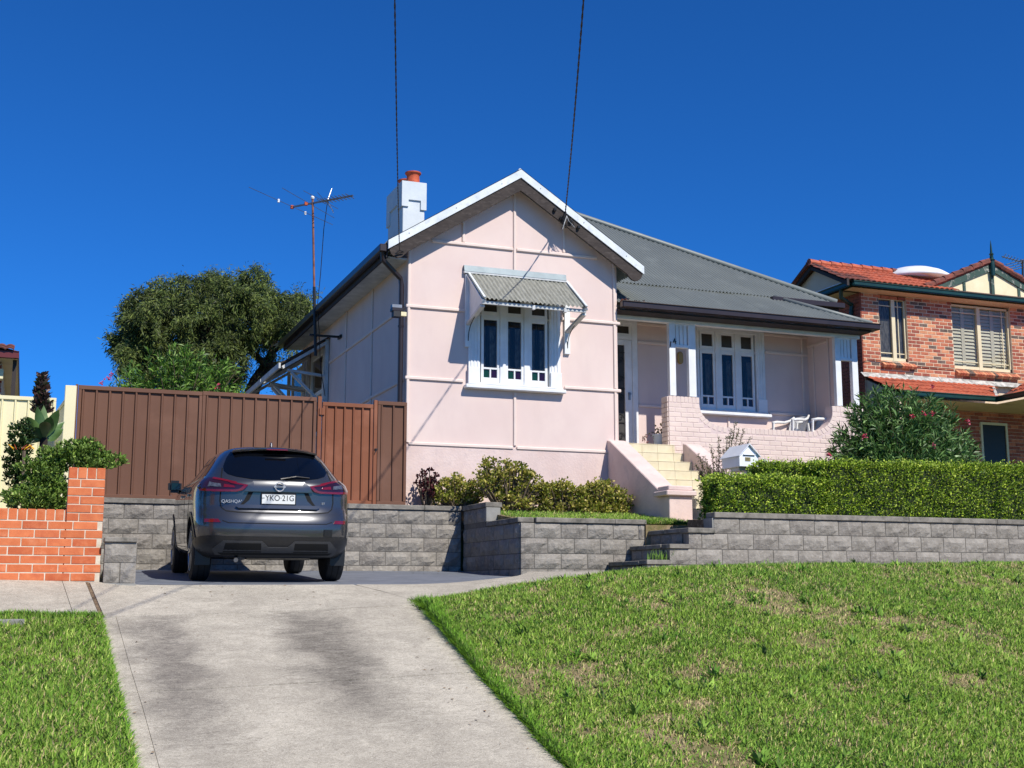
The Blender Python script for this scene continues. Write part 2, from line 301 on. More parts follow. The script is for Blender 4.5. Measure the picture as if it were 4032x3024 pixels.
# concrete with trowel swirls, wheel tracks and dirt
def concrete(name, tracks):
    m, t, b = nodes(name); p = pos(t)
    n1 = noise(t, p, 1.1, 6, .6); n2 = noise(t, pos(t, (1, 2.6, 1)), 7, 8, .72, 1.2); n3 = noise(t, p, 42, 6, .7)
    c = ramp(t, n2, [(.30, L((156,147,132))), (.46, L((194,185,167))), (.66, L((214,205,187)))])
    c = mixc(t, ramp(t, n1, [(.40, (0,0,0)), (.66, (.6,.6,.6))]), c, L((166,157,141)))
    n7 = noise(t, pos(t, (1, 1.8, 1)), 110, 6, .8); c = mixc(t, ramp(t, n7, [(.36, (.55,.55,.55)), (.5, (0,0,0))]), c, L((120,113,102)))
    c = mixc(t, ramp(t, n3, [(.55, (0,0,0)), (.80, (.55,.55,.55))]), c, L((206,201,188)))
    n4 = noise(t, pos(t, (1, 2.2, 1)), 15, 8, .8, 2.5)
    c = mixc(t, ramp(t, n4, [(.36, (.75,.75,.75)), (.47, (0,0,0))]), c, L((114,108,99)))
    c = mixc(t, ramp(t, n4, [(.54, (0,0,0)), (.66, (.7,.7,.7))]), c, L((204,198,182)))
    n5 = noise(t, p, 2.3, 8, .7, .8); c = mixc(t, ramp(t, n5, [(.42, (.0,.0,.0)), (.62, (.6,.6,.6))]), c, L((146,138,125)))
    n6 = noise(t, pos(t, (1, 1.6, 1)), 26, 9, .85, 3.5); c = mixc(t, ramp(t, n6, [(.40, (.8,.8,.8)), (.50, (0,0,0))]), c, L((118,111,100))); c = mixc(t, ramp(t, n6, [(.52, (0,0,0)), (.60, (.7,.7,.7))]), c, L((216,209,192)))
    if tracks:
        sx = N(t, 'ShaderNodeSeparateXYZ'); t.links.new(p, sx.inputs[0])
        def band(x0, w, y0, y1, seed):
            nn = N(t, 'ShaderNodeMath', operation='MULTIPLY_ADD'); t.links.new(noise(t, p, 1.6+seed, 5, .6), nn.inputs[0]); nn.inputs[1].default_value = .9; t.links.new(sx.outputs[0], nn.inputs[2])
            d = N(t, 'ShaderNodeMath', operation='SUBTRACT'); t.links.new(nn.outputs[0], d.inputs[0]); d.inputs[1].default_value = x0+.45
            ab = N(t, 'ShaderNodeMath', operation='ABSOLUTE'); t.links.new(d.outputs[0], ab.inputs[0])
            mr = N(t, 'ShaderNodeMapRange'); mr.interpolation_type = 'SMOOTHSTEP'; t.links.new(ab.outputs[0], mr.inputs[0]); mr.inputs[1].default_value = w; mr.inputs[2].default_value = w*.1; mr.inputs[3].default_value = 0; mr.inputs[4].default_value = 1
            my = N(t, 'ShaderNodeMapRange'); my.interpolation_type = 'SMOOTHSTEP'; t.links.new(sx.outputs[1], my.inputs[0]); my.inputs[1].default_value = y0; my.inputs[2].default_value = y1
            my2 = N(t, 'ShaderNodeMapRange'); my2.interpolation_type = 'SMOOTHSTEP'; t.links.new(sx.outputs[1], my2.inputs[0]); my2.inputs[1].default_value = 12.3; my2.inputs[2].default_value = 11.5
            a = N(t, 'ShaderNodeMath', operation='MULTIPLY'); t.links.new(mr.outputs[0], a.inputs[0]); t.links.new(my.outputs[0], a.inputs[1])
            a2 = N(t, 'ShaderNodeMath', operation='MULTIPLY'); t.links.new(a.outputs[0], a2.inputs[0]); t.links.new(my2.outputs[0], a2.inputs[1])
            a3 = N(t, 'ShaderNodeMath', operation='MULTIPLY'); t.links.new(a2.outputs[0], a3.inputs[0]); t.links.new(ramp(t, n2, [(.36, (1,1,1)), (.70, (.50,.50,.50))]), a3.inputs[1])
            return a3.outputs[0]
        sharp = lambda b: (lambda q: (t.links.new(b, q.inputs[0]), t.links.new(ramp(t, n6, [(.40, (1,1,1)), (.58, (.6,.6,.6))]), q.inputs[1]), q.outputs[0])[2])(N(t, 'ShaderNodeMath', operation='MULTIPLY'))
        c = mixc(t, sharp(band(2.45, .55, 8.0, 9.9, .3)), c, L((72,67,62)))
        c = mixc(t, sharp(band(1.15, .45, 7.2, 10.2, .7)), c, L((86,80,75)))
    t.links.new(c, b.inputs['Base Color']); b.inputs['Roughness'].default_value = .92; b.inputs['Specular IOR Level'].default_value = .25
    bumpn(t, b, n2, .006, .6); return m
M['drive'] = concrete('driveway_concrete', True); M['path'] = concrete('footpath_concrete', False)
M['pad'] = pm('blue_grey_paving_paint', L((112,117,126)), L((98,103,112)), .7, 2.5, bump=.3, bs=60, c3=L((124,128,134)), s3=7)
m_, t_, b_ = nodes('lawn_soil')
c_ = ramp(t_, noise(t_, pos(t_), 3.2, 7, .65), [(.36, L((92,96,50))), (.50, L((128,114,78))), (.66, L((164,142,114)))])
t_.links.new(c_, b_.inputs['Base Color']); b_.inputs['Roughness'].default_value = .95; bumpn(t_, b_, noise(t_, pos(t_), 55, 6, .7), .02, .8); M['lawnsoil'] = m_
M['farground'] = pm('grassed_ground', L((84,98,44)), L((104,104,62)), .95, 2, bump=.5, bs=30)
# base sheet to the horizon
def Gz(X, Y):
    if Y <= 6.0: return -1.66
    if Y <= 12.3: return min(float(verge(X, Y)), float(drive(X, Y))) - .22
    if Y <= 18.5: return -.15 if 0 < X < 16 else -.05
    return 1.0
gx = [-600,-200,-80,-30,-12]+[x*.8 for x in range(-10, 33)]+[30,50,100,250,700]; gy = [-80,-30,-8,0,5.9,6.0]+[6.1+.5*i for i in range(13)]+[13,14,16,18.45,18.55,20,30,60,150,900]
V = [Vector((x,y,Gz(x,y))) for y in gy for x in gx]; W = len(gx)
m = MB(); m.v = V; m.f = [(j*W+i, j*W+i+1, (j+1)*W+i+1, (j+1)*W+i) for j in range(len(gy)-1) for i in range(W-1)]
tag(m.build('ground', M['farground'], fix=False), kind='structure')
grid_patch('bounce_driveway', lambda Y: .62, lambda Y: 5.5, 18.55, 29.5, lambda X, Y: 1.22+.01*(Y-18.5), 8, 10, M['concrete_smooth'], thick=.1, kind='structure')  # unseen concrete added to bounce warm sunlight onto the house's side wall
o = grid_patch('road', lambda Y: -60, lambda Y: 60, -7, 5.72, lambda X, Y: -1.62-.02*abs(Y+.6)/6+.0*X, 12, 6, M['asphalt'], thick=.03, kind='structure')
o = grid_patch('kerb', lambda Y: -60, lambda Y: 60, 5.72, 5.92, lambda X, Y: -1.50, 30, 1, M['concrete_smooth'], thick=.2, kind='structure')
# driveway crossing in slabs
dr = grid_patch('driveway', lambda Y: xl(Y)+.05, lambda Y: xr(Y)-.05, 5.93, 11.94, lambda X, Y: drive(X, Y)-.03, 6, 20, M['soil'], thick=.1, kind='structure')
J2 = 9.73; bl, br = .14, .15
for (a, b2) in ((J2+.011, 11.937), (5.93, J2-.011)):
    grid_patch('slab', lambda Y: xl(Y)+bl+.001, lambda Y: xr(Y)-br-.001, a, b2, drive, 14, 16, M['drive'], dr, .1)
    grid_patch('slab', lambda Y: xl(Y), lambda Y: xl(Y)+bl-.001, a, b2, lambda X, Y: drive(X, Y)-.004, 2, 16, M['drive'], dr, .1)
    grid_patch('slab', lambda Y: xr(Y)-br+.001, lambda Y: xr(Y), a, b2, lambda X, Y: drive(X, Y)-.004, 2, 16, M['drive'], dr, .1)
# footpath
fp = grid_patch('footpath', lambda Y: -14, lambda Y: 22, 11.957, 13.2, lambda X, Y: fpath(X, Y)-.05-(.25 if X > 4 else 0), 30, 4, M['concrete_smooth'], thick=.1, kind='structure')
xj = lambda Y: np.interp(Y, [11.95,13.35], [.68,.60])
grid_patch('slab', lambda Y: -3.2, lambda Y: xj(Y)-.24, 11.957, 13.39, fpath, 12, 6, M['path'], fp, .12)
grid_patch('slab', lambda Y: xj(Y)-.235, lambda Y: xj(Y)-.02, 11.957, 13.39, fpath, 2, 6, M['path'], fp, .12)
grid_patch('slab', lambda Y: -14, lambda Y: -3.21, 11.957, 13.39, fpath, 12, 6, M['path'], fp, .12)
# the curved joint on the right of the crossing
cj = lambda Y: np.interp(Y, [11.95,12.35,12.75,13.1,13.345], [3.70,3.66,3.56,3.44,3.34])
grid_patch('slab', lambda Y: xj(Y)+.02, lambda Y: cj(Y)-.008, 11.957, 13.345, fpath, 14, 10, M['path'], fp, .12)
def pathr(X, Y):
    f = fpath(X, min(Y, 13.35)); return f+max(0, Y-13.35)*.012+max(0., X-4.4)*.03
ye = lambda X: float(np.interp(X, [3.2,4.0,4.6,5.2,5.8,6.3,6.36], [13.35,13.36,13.6,14.15,14.85,15.6,15.88]))
m = MB(); xs = np.linspace(3.36, 6.34, 20); rows = 8; W = len(xs)
for j in range(rows+1):
    for x in xs:
        y0 = 11.96 if x > 3.71 else float(np.interp(x, [3.34,3.44,3.56,3.66,3.72], [13.335,13.1,12.75,12.35,11.97]))
        Y = y0+(ye(x)-y0)*j/rows; m.v.append(Vector((x+.008, Y, pathr(x, Y))))
m.f = [(j*W+i, j*W+i+1, (j+1)*W+i+1, (j+1)*W+i) for j in range(rows) for i in range(W-1)]
m.build('slab', M['path'], fp, fix=False)
grid_patch('slab', lambda Y: 6.34, lambda Y: 30, 12.6, 14.66, lambda X, Y: float(zc(X))-.14+.08*(Y-12.6)*.5, 20, 4, M['path'], fp, .12)
m = MB().box(-.0,.0,0,0,0,0); m = MB()   # the timber expansion strip in the footpath
for Y0, Y1 in ((11.96,12.4),(12.4,12.9),(12.9,13.38)):
    for (Ya, Yb) in ((Y0, Y1),):
        a = Vector((float(xj(Ya)), Ya, float(fpath(.6, Ya))-.014)); b2 = Vector((float(xj(Yb)), Yb, float(fpath(.6, Yb))-.014)); m.bar(a, b2, .03, .02)
m.build('expansion_strip', M['soil'], fp)
# painted parking pad
padz = lambda X, Y: .042+(Y-13.35)*.045+np.maximum(0., X-4.4)*.02*np.clip((16.2-Y)/3, 0, 1)
m = MB(); xs = np.linspace(1.02, 6.36, 28); rows = 14; W = len(xs)
for j in range(rows+1):
    for x in xs:
        y0 = ye(x)+.006; Y = y0+(18.36-y0)*j/rows; m.v.append(Vector((x, Y, float(padz(x, Y)))))
m.f = [(j*W+i, j*W+i+1, (j+1)*W+i+1, (j+1)*W+i) for j in range(rows) for i in range(W-1)]
tag(m.build('parking_pad', M['pad'], fix=False, smooth=True), kind='structure')
# grassed verge surfaces
o = grid_patch('verge', lambda Y: xr(Y)+.01, lambda Y: 34, 5.93, 12.5, verge, 60, 40, M['lawnsoil'], thick=.15, kind='structure')
o2 = grid_patch('verge', lambda Y: -14, lambda Y: xl(Y)-.01, 5.93, 11.94, lambda X, Y: drive(X, Y)-.005, 30, 24, M['lawnsoil'], thick=.15, kind='structure')
# ------------------------------------------------------------ grass
def vnoise(x, y, seed, cell):
    r = np.random.default_rng(seed); G = r.random((256, 256)); u, v = x/cell+500, y/cell+500
    i, j = np.floor(u).astype(int), np.floor(v).astype(int); fu, fv = u-i, v-j; fu = fu*fu*(3-2*fu); fv = fv*fv*(3-2*fv); i %= 255; j %= 255
    return (G[i,j]*(1-fu)+G[i+1,j]*fu)*(1-fv)+(G[i,j+1]*(1-fu)+G[i+1,j+1]*fu)*fv
def fbm(x, y, seed, cell): return .55*vnoise(x,y,seed,cell)+.3*vnoise(x,y,seed+1,cell/2.1)+.15*vnoise(x,y,seed+2,cell/4.3)
def blades(X, Y, Z, length, width, col, lean=.6, rng=NR):
    n = len(X); az = rng.random(n)*2*np.pi; ln = lean*rng.random(n)**.7
    d = np.stack([np.cos(az)*np.sin(ln), np.sin(az)*np.sin(ln), np.cos(ln)], 1)
    sd = np.stack([-np.sin(az+.6), np.cos(az+.6), np.zeros(n)], 1)
    B = np.stack([X, Y, Z], 1); L_ = length[:, None]; Wd = width[:, None]
    tip = B+d*L_+np.stack([np.cos(az), np.sin(az), -.5*np.ones(n)], 1)*L_*.35*rng.random((n, 1))
    mid = B+d*L_*.55
    Vv = np.stack([B-sd*Wd*.35, B+sd*Wd*.35, mid+sd*Wd*.5, tip, mid-sd*Wd*.5], 1).reshape(-1, 3)
    k = np.arange(n)[:, None]*5
    F = np.concatenate([k+np.array([[0,1,2]]), k+np.array([[0,2,4]]), k+np.array([[4,2,3]])], 0)
    C = np.repeat(col, 5, 0)
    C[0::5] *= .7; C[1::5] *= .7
    return Vv, F, C
def lawn(name, X, Y, zf, label, bare=True, tall=1.0, seed=3, dens=None):
    n = len(X); pn = fbm(X, Y, seed, .85); pn2 = fbm(X, Y, seed+9, .28); pn3 = fbm(X, Y, seed+20, 2.2)
    dry = np.clip((pn*.45+pn2*.55-.50)*6.5, 0, 1) if bare else np.clip((pn-.6)*3, 0, 1)*.4
    keep = NR.random(n) > dry*.80
    X, Y, dry, pn3, pn2 = X[keep], Y[keep], dry[keep], pn3[keep], pn2[keep]; n = len(X)
    g1, g2, g3, g4 = (np.array(L(c)) for c in ((140,174,66), (98,140,48), (184,202,104), (206,188,138)))
    r = NR.random(n)[:, None]; a = np.clip(pn3*1.5-.25+NR.normal(0, .22, n), 0, 1)[:, None]
    col = g2*(1-a)+g1*a; col = np.where(r > .86, g3, col); col = np.where(NR.random(n)[:, None] < (.08+.38*dry[:, None]), g4*(.6+.5*r), col)
    col = col*(.75+.5*NR.random(n)[:, None])
    ln = (.03+.05*NR.random(n)**1.5)*tall*(1-.4*dry)*(.75+.7*pn2); wd = .0055+.0055*NR.random(n)
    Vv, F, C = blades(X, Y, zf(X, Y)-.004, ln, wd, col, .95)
    o = link(name, np_mesh(name, Vv, F, C), M['grass']); return tag(o, label, 'grass', kind='stuff')
n = 540000; Y = 6.3+NR.random(n)**.85*6.05; X = xr(Y)+.0+NR.random(n)*(1.02*Y+1.6-xr(Y)); 
lawn('verge_grass', X, Y, verge, 'patchy mown green grass on the sloping bank right of the driveway')
n = 76000; Y = 6.6+NR.random(n)*5.3; X = xl(Y)-NR.random(n)**1.0*(xl(Y)+.95-np.interp(Y,[6.6,12],[-.1,.15])); 
lawn('verge_grass', X, Y, drive, 'small patch of mown green grass left of the driveway', False, 1.15, 40)
# clumps and broad weeds through the bank
nc = 360; cyy = 6.5+NR.random(nc)*5.6; cxx = xr(cyy)+.1+NR.random(nc)*(1.0*cyy+1.2-xr(cyy)); per = 26; rr = np.repeat(.02+.05*NR.random(nc), per); an = NR.random(nc*per)*6.28
TX = np.repeat(cxx, per)+np.cos(an)*rr*NR.random(nc*per); TYY = np.repeat(cyy, per)+np.sin(an)*rr*NR.random(nc*per); tone = np.repeat(NR.random(nc), per)[:, None]
tc = np.array(L((86,132,44)))*(1-tone)+np.array(L((156,188,84)))*tone; tc = tc*(.75+.5*NR.random((nc*per, 1))); big = np.repeat(.8+.9*NR.random(nc)**2, per)
WV = blades(TX, TYY, verge(TX, TYY)-.005, (.045+.05*NR.random(nc*per))*big, (.009+.008*NR.random(nc*per))*big, tc, 1.15)
tag(link('verge_weeds', np_mesh('verge_weeds', *WV), M['grass']), 'coarser grass clumps and weeds dotted over the bank', 'grass', kind='stuff')
# long edge tufts overhanging the concrete
n = 13000; Y = 6.4+NR.random(n)*5.8; X = xr(Y)+np.abs(NR.normal(0, .05, n))-.02-.05*np.clip(fbm(Y, Y*0, 91, .30)-.45, 0, 1); sz = np.interp(Y, [6.4,9.5,11.9], [.85,1.0,1.5])
col = np.array(L((112,156,50)))*(.55+.8*NR.random((n, 1)))
A = blades(X, Y, verge(np.maximum(X, 3.3), Y)-.02, (.04+.07*NR.random(n))*sz, .006+.004*NR.random(n), col, 1.15)
n2 = 5000; Y2 = 6.6+NR.random(n2)*5.35; X2 = xl(Y2)-np.abs(NR.normal(0, .05, n2))+.01
B_ = blades(X2, Y2, drive(X2, Y2)-.01, .03+.05*NR.random(n2), .006+.003*NR.random(n2), np.array(L((112,156,50)))*(.55+.8*NR.random((n2, 1))), 1.0)
n3 = 9000; X3 = 3.6+NR.random(n3)**1.2*7.5; Y3 = 11.75+.5*NR.random(n3)
C_ = blades(X3, Y3, verge(X3, Y3)-.02, (.035+.08*NR.random(n3)**2)*(.6+.8*fbm(X3, Y3, 77, .35)), .006+.005*NR.random(n3), np.array(L((126,168,58)))*(.6+.7*NR.random((n3, 1))), .8)
n4 = 4000; X4 = -.9+NR.random(n4)*1.55; Y4 = 11.86+.1*NR.random(n4)
D_ = blades(X4, Y4, drive(X4, Y4)-.01, .04+.06*NR.random(n4), .006+.004*NR.random(n4), np.array(L((112,158,52)))*(.6+.7*NR.random((n4, 1))), .8)
off = 0; VV, FF, CC = [], [], []
for v, f, c in (A, B_, C_, D_): VV.append(v); FF.append(f+off); CC.append(c); off += len(v)
tag(link('edge_grass', np_mesh('edge_grass', np.concatenate(VV), np.concatenate(FF), np.concatenate(CC)), M['grass']), 'longer grass overhanging the driveway edges and the bank crest', 'grass', kind='stuff')
# concrete pit lid in the left grass
piece_o = MB().box(-.62, .03, 11.55, 11.86, -.36, -.255).build('pit_lid', M['concrete_smooth'], bevel=.008)
tag(piece_o, 'grey concrete pit lid set in the grass by the left footpath', 'pit lid')
# ------------------------------------------------------------ the pink house
GX0, GX1, GY = 5.54, 9.32, 19.0            # front gable wall
VY, BY = 19.3, 20.3                         # verandah front, verandah back wall
GR = 1.12                                   # ground at the house
house = empty('cottage', (7.43, GY, GR), 'single storey pale pink house with grey iron roof and front gable', 'house')
H = house
def hb(name, mat, *boxes, parent=H, bevel=0, smooth=False):
    m = MB()
    for b in boxes: m.box(*b)
    return m.build(name, M[mat], parent, bevel=bevel, smooth=smooth)
# window geometry: three casements with top lights; x = centre, Y = wall plane
def window(x, Y, label, sill=3.33, awn=False, purple=True):
    w = MB(); half = .82; top = 4.93
    yf = Y-.045
    # outer linings and mullions
    for a, b in ((-half, -.62), (.62, half)): w.box(x+a, x+b, yf, Y+.05, sill, top)
    w.box(x-.62, x+.62, yf+.002, Y+.05, 4.83, top)
    for c in (-.215, .215): w.box(x+c-.05, x+c+.05, yf+.008, Y+.05, sill, 4.83)
    o = w.build('window', M['white'], H, bevel=.004); tag(o, label)
    for s in (-1, 1):    # flutes on the side linings
        for k in range(3): q = x+s*(.66+.055*k); MB().box(q-.012, q+.012, yf-.012, yf+.002, sill+.26, top-.03).build('flute', M['white'], o)
    for s in (-1, 1):
        hbx = MB().box(x+s*.73-.10, x+s*.73+.10, yf-.03, yf+.004, sill, sill+.25); hbx.build('plinth_block', M['white'], o, bevel=.004)
    m = MB().box(x-half-.02, x+half+.02, Y-.10, Y+.02, sill-.035, sill+.0); m.box(x-half-.07, x+half+.07, Y-.13, Y+.0, sill-.10, sill-.037); m.build('sill', M['white'], o, bevel=.012)
    for i, c in enumerate((-.43, 0, .43)):
        cx = x+c; a, b = cx-.163, cx+.163
        s = MB(); y0, y1 = Y-.02, Y+.03
        s.box(a, a+.045, y0, y1, sill+.005, 4.47); s.box(b-.045, b, y0, y1, sill+.005, 4.47)
        s.box(a+.045, b-.045, y0+.001, y1, 4.41, 4.47); s.box(a+.045, b-.045, y0+.001, y1, sill+.005, sill+.105)
        s.box(a+.045, b-.045, y0+.003, y1, sill+.245, sill+.275); s.box(cx-.013, cx+.013, y0+.002, y1, sill+.105, sill+.245)
        so = s.build('sash', M['white'], o, bevel=.003)
        yg = Y+.005
        MB().quad((a+.04, yg, sill+.27), (b-.04, yg, sill+.27), (b-.04, yg, 4.415), (a+.04, yg, 4.415)).build('pane', M['glass'], o)
        MB().quad((a+.04, yg, sill+.1), (cx, yg, sill+.1), (cx, yg, sill+.25), (a+.04, yg, sill+.25)).build('coloured_pane', M['green_glass'] if purple else M['glass'], o)
        MB().quad((cx, yg, sill+.1), (b-.04, yg, sill+.1), (b-.04, yg, sill+.25), (cx, yg, sill+.25)).build('coloured_pane', M['purple_glass'], o)
        t = MB(); t.box(a, a+.045, y0, y1, 4.50, 4.83); t.box(b-.045, b, y0, y1, 4.50, 4.83); t.box(a+.045, b-.045, y0+.001, y1, 4.785, 4.83); t.box(a+.045, b-.045, y0+.001, y1, 4.50, 4.55)
        t.build('top_light_frame', M['white'], o, bevel=.003)
        MB().quad((a+.04, yg, 4.54), (b-.04, yg, 4.54), (b-.04, yg, 4.79), (a+.04, yg, 4.79)).build('top_light_pane', M['bulbglass'], o)
        MB().box(cx-.215+(.05 if i else 0), cx+.215-(.05 if i < 2 else 0), y0+.006, y1, 4.471, 4.499).build('transom', M['white'], o)
    # lace curtain and dark room behind the glass
    cv = []; nW = 60
    for k in range(nW+1):
        u = k/nW; cv.append((x-.64+1.28*u, Y+.13+.02*math.sin(u*70)+.01*math.sin(u*31)))
    m = MB()
    for k in range(nW):
        if (k % 21) in (8, 9, 10, 11): continue
        (xa, ya), (xb, yb) = cv[k], cv[k+1]; m.quad((xa, ya, sill), (xb, yb, sill), (xb, yb, 4.32), (xa, ya, 4.32))
    m.build('curtain', M['curtain'], o)
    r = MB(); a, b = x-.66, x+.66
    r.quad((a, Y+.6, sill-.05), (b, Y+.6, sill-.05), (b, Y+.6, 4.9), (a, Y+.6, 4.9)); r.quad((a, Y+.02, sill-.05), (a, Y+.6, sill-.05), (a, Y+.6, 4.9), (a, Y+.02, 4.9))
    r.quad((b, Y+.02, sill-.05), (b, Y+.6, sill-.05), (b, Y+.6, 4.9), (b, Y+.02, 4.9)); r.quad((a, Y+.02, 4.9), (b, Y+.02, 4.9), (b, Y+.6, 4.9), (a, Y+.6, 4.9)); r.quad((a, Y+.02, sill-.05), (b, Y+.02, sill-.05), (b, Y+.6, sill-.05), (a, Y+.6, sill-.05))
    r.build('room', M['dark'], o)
    return o
# --- front gable wall with a window opening
WX = 7.41; wa, wb, ws, wt = WX-.70, WX+.70, 3.28, 4.93
pitch = .64; RX, RZ = 7.43, 6.95
def roofz(X): return RZ-abs(X-RX)*pitch
m = MB(); y0, y1 = GY, GY+.12
m.box(GX0, wa, y0, y1, GR-.3, 5.30); m.box(wb, GX1, y0, y1, GR-.3, 5.30); m.box(wa, wb, y0, y1, GR-.3, ws); m.box(wa, wb, y0, y1, wt, 5.30)
m.prism([(GX0, y0, 5.30), (GX1, y0, 5.30), (GX1, y0, roofz(GX1)-.12), (RX, y0, RZ-.12), (GX0, y0, roofz(GX0)-.12)], (0, .12, 0))
m.build('wall', M['pink'], H)
hb('plinth', 'pinkrough', (GX0-.01, GX1+.01, GY-.012, GY, GR-.3, 2.27))
def batten(a, b, w=.055, d=.028): MB().bar(a, b, w, d, up=(0,-1,0) if abs(Vector(b).y-Vector(a).y) < .01 else (-1,0,0)).build('batten', M['batten'], H, bevel=.008)
def hbat(xa, xb, z, Y=GY): MB().box(xa, xb, Y-.032, Y+.002, z-.028, z+.028).build('batten', M['batten'], H, bevel=.011)
def vbat(x, za, zb_, Y=GY): MB().box(x-.024, x+.024, Y-.026, Y+.002, za, zb_).build('batten', M['batten'], H, bevel=.009)
hbat(GX0-.02, WX-.84, 4.53); hbat(WX+.84, GX1+.05, 4.53); hbat(GX0-.02, WX-.90, 3.35); hbat(WX+.90, GX1+.05, 3.35)
hbat(GX0+.05, 7.385, 2.29); hbat(7.445, 9.13, 2.29); hbat(5.95, 7.385, 5.66); hbat(7.445, 8.95, 5.66)
vbat(7.415, 2.32, 3.22); vbat(7.415, 4.95, 6.70); vbat(6.50, 5.69, 6.25); vbat(8.32, 5.69, 6.28); vbat(GX1-.055, 2.45, 3.32); vbat(GX1-.055, 3.38, 4.50); vbat(GX1-.055, 4.56, 5.6); vbat(GX0+.03, 2.3, 5.55)
window(WX, GY, 'three casement window with coloured lower panes under the iron awning')
# --- left side wall
SX = GX0; SYB = 27.3
hb('wall', 'pink', (SX, SX+.12, GY+.121, SYB, GR-.3, 5.55))
def sbat(Ya, Yb, z): MB().box(SX-.03, SX+.002, Ya, Yb, z-.028, z+.028).build('batten', M['batten'], H, bevel=.01)
for z in (4.53, 3.33): sbat(GY+.1, 24.5, z)
for Yv in (21.15, 23.1): 
    for a, b in ((2.3,3.3),(3.36,4.5),(4.56,5.5)): MB().box(SX-.026, SX+.002, Yv-.024, Yv+.024, a, b).build('batten', M['batten'], H, bevel=.008)
# side windows, simple sash frames
for Yw in (24.9, 27.0):
    m = MB(); m.box(SX-.05, SX, Yw-.02, Yw+.08, 3.2, 4.9); m.box(SX-.05, SX, Yw+1.12, Yw+1.22, 3.2, 4.9); m.box(SX-.05, SX, Yw+.08, Yw+1.12, 4.8, 4.9); m.box(SX-.05, SX, Yw+.08, Yw+1.12, 3.98, 4.06); m.box(SX-.08, SX, Yw-.05, Yw+1.25, 3.12, 3.2)
    o = m.build('window', M['white'], H); MB().quad((SX-.012, Yw+.05, 3.2), (SX-.012, Yw+1.15, 3.2), (SX-.012, Yw+1.15, 4.85), (SX-.012, Yw+.05, 4.85)).build('pane', M['glass'], o)
    # timber bracket hood over it
    y_a, y_b = Yw-.3, Yw+1.5; zt, zl, xo = 5.02, 4.44, SX-.95
    hd = MB().prism([(SX-.02, y_a-.1, zt+.03), (xo-.05, y_a-.1, zl+.0), (xo-.05, y_a-.1, zl+.03), (SX-.02, y_a-.1, zt+.06)], (0, y_b-y_a+.2, 0)).build('hood', M['soffitdark'], H); tag(hd, 'timber bracket hood over side window')
    for yb in (y_a, y_b):
        b = MB(); b.bar((SX-.05, yb, 3.45), (SX-.05, yb, zt), .07, .09, (0,1,0)); b.bar((SX-.04, yb, zt-.05), (xo, yb, zl-.06), .06, .12, (0,1,0)); b.bar((SX-.03, yb, 4.26), (xo+.1, yb, 4.34), .05, .08, (0,1,0)); b.bar((SX-.06, yb, 3.62), (xo+.18, yb, 4.30), .05, .09, (0,1,0))
        b.build('bracket', M['greywhite'], hd)
    MB().box(xo-.09, xo-.05, y_a-.12, y_b+.12, zl-.09, zl+.02).build('hood_fascia', M['greywhite'], hd)
# --- gable roof, barge boards, capping
FYB = 18.74
def corr_sheet(name, mat, x0, x1, low, high, parent, pitchw=.076, amp=.021, per=6, along='x'):
    # low(x)->(y,z)   high(x)->(y,z): a corrugated sheet whose ribs run from low to high
    n = max(2, int(round((x1-x0)/pitchw*per))); m = MB(); rows = 3; lift = .006 if int(x0/.7) % 2 else 0
    for i in range(n+1):
        x = x0+(x1-x0)*i/n; (ya, za), (yb, zb2) = low(x), high(x); k = math.sin(2*math.pi*x/pitchw)*amp+lift
        for r in range(rows+1):
            t = r/rows; m.v.append(Vector((x, ya+(yb-ya)*t, za+(zb2-za)*t+k)) if along == 'x' else Vector((ya+(yb-ya)*t, x, za+(zb2-za)*t+k)))
    R = rows+1
    for i in range(n):
        for r in range(rows): m.f.append((i*R+r, (i+1)*R+r, (i+1)*R+r+1, i*R+r+1))
    return m.build(name, mat, parent, smooth=True, fix=False)
roof = hb('roof', 'soffitdark', (7.3, 7.5, 20.0, 20.2, 6.2, 6.3)); tag(roof, 'grey corrugated iron roof of gable and main hip')
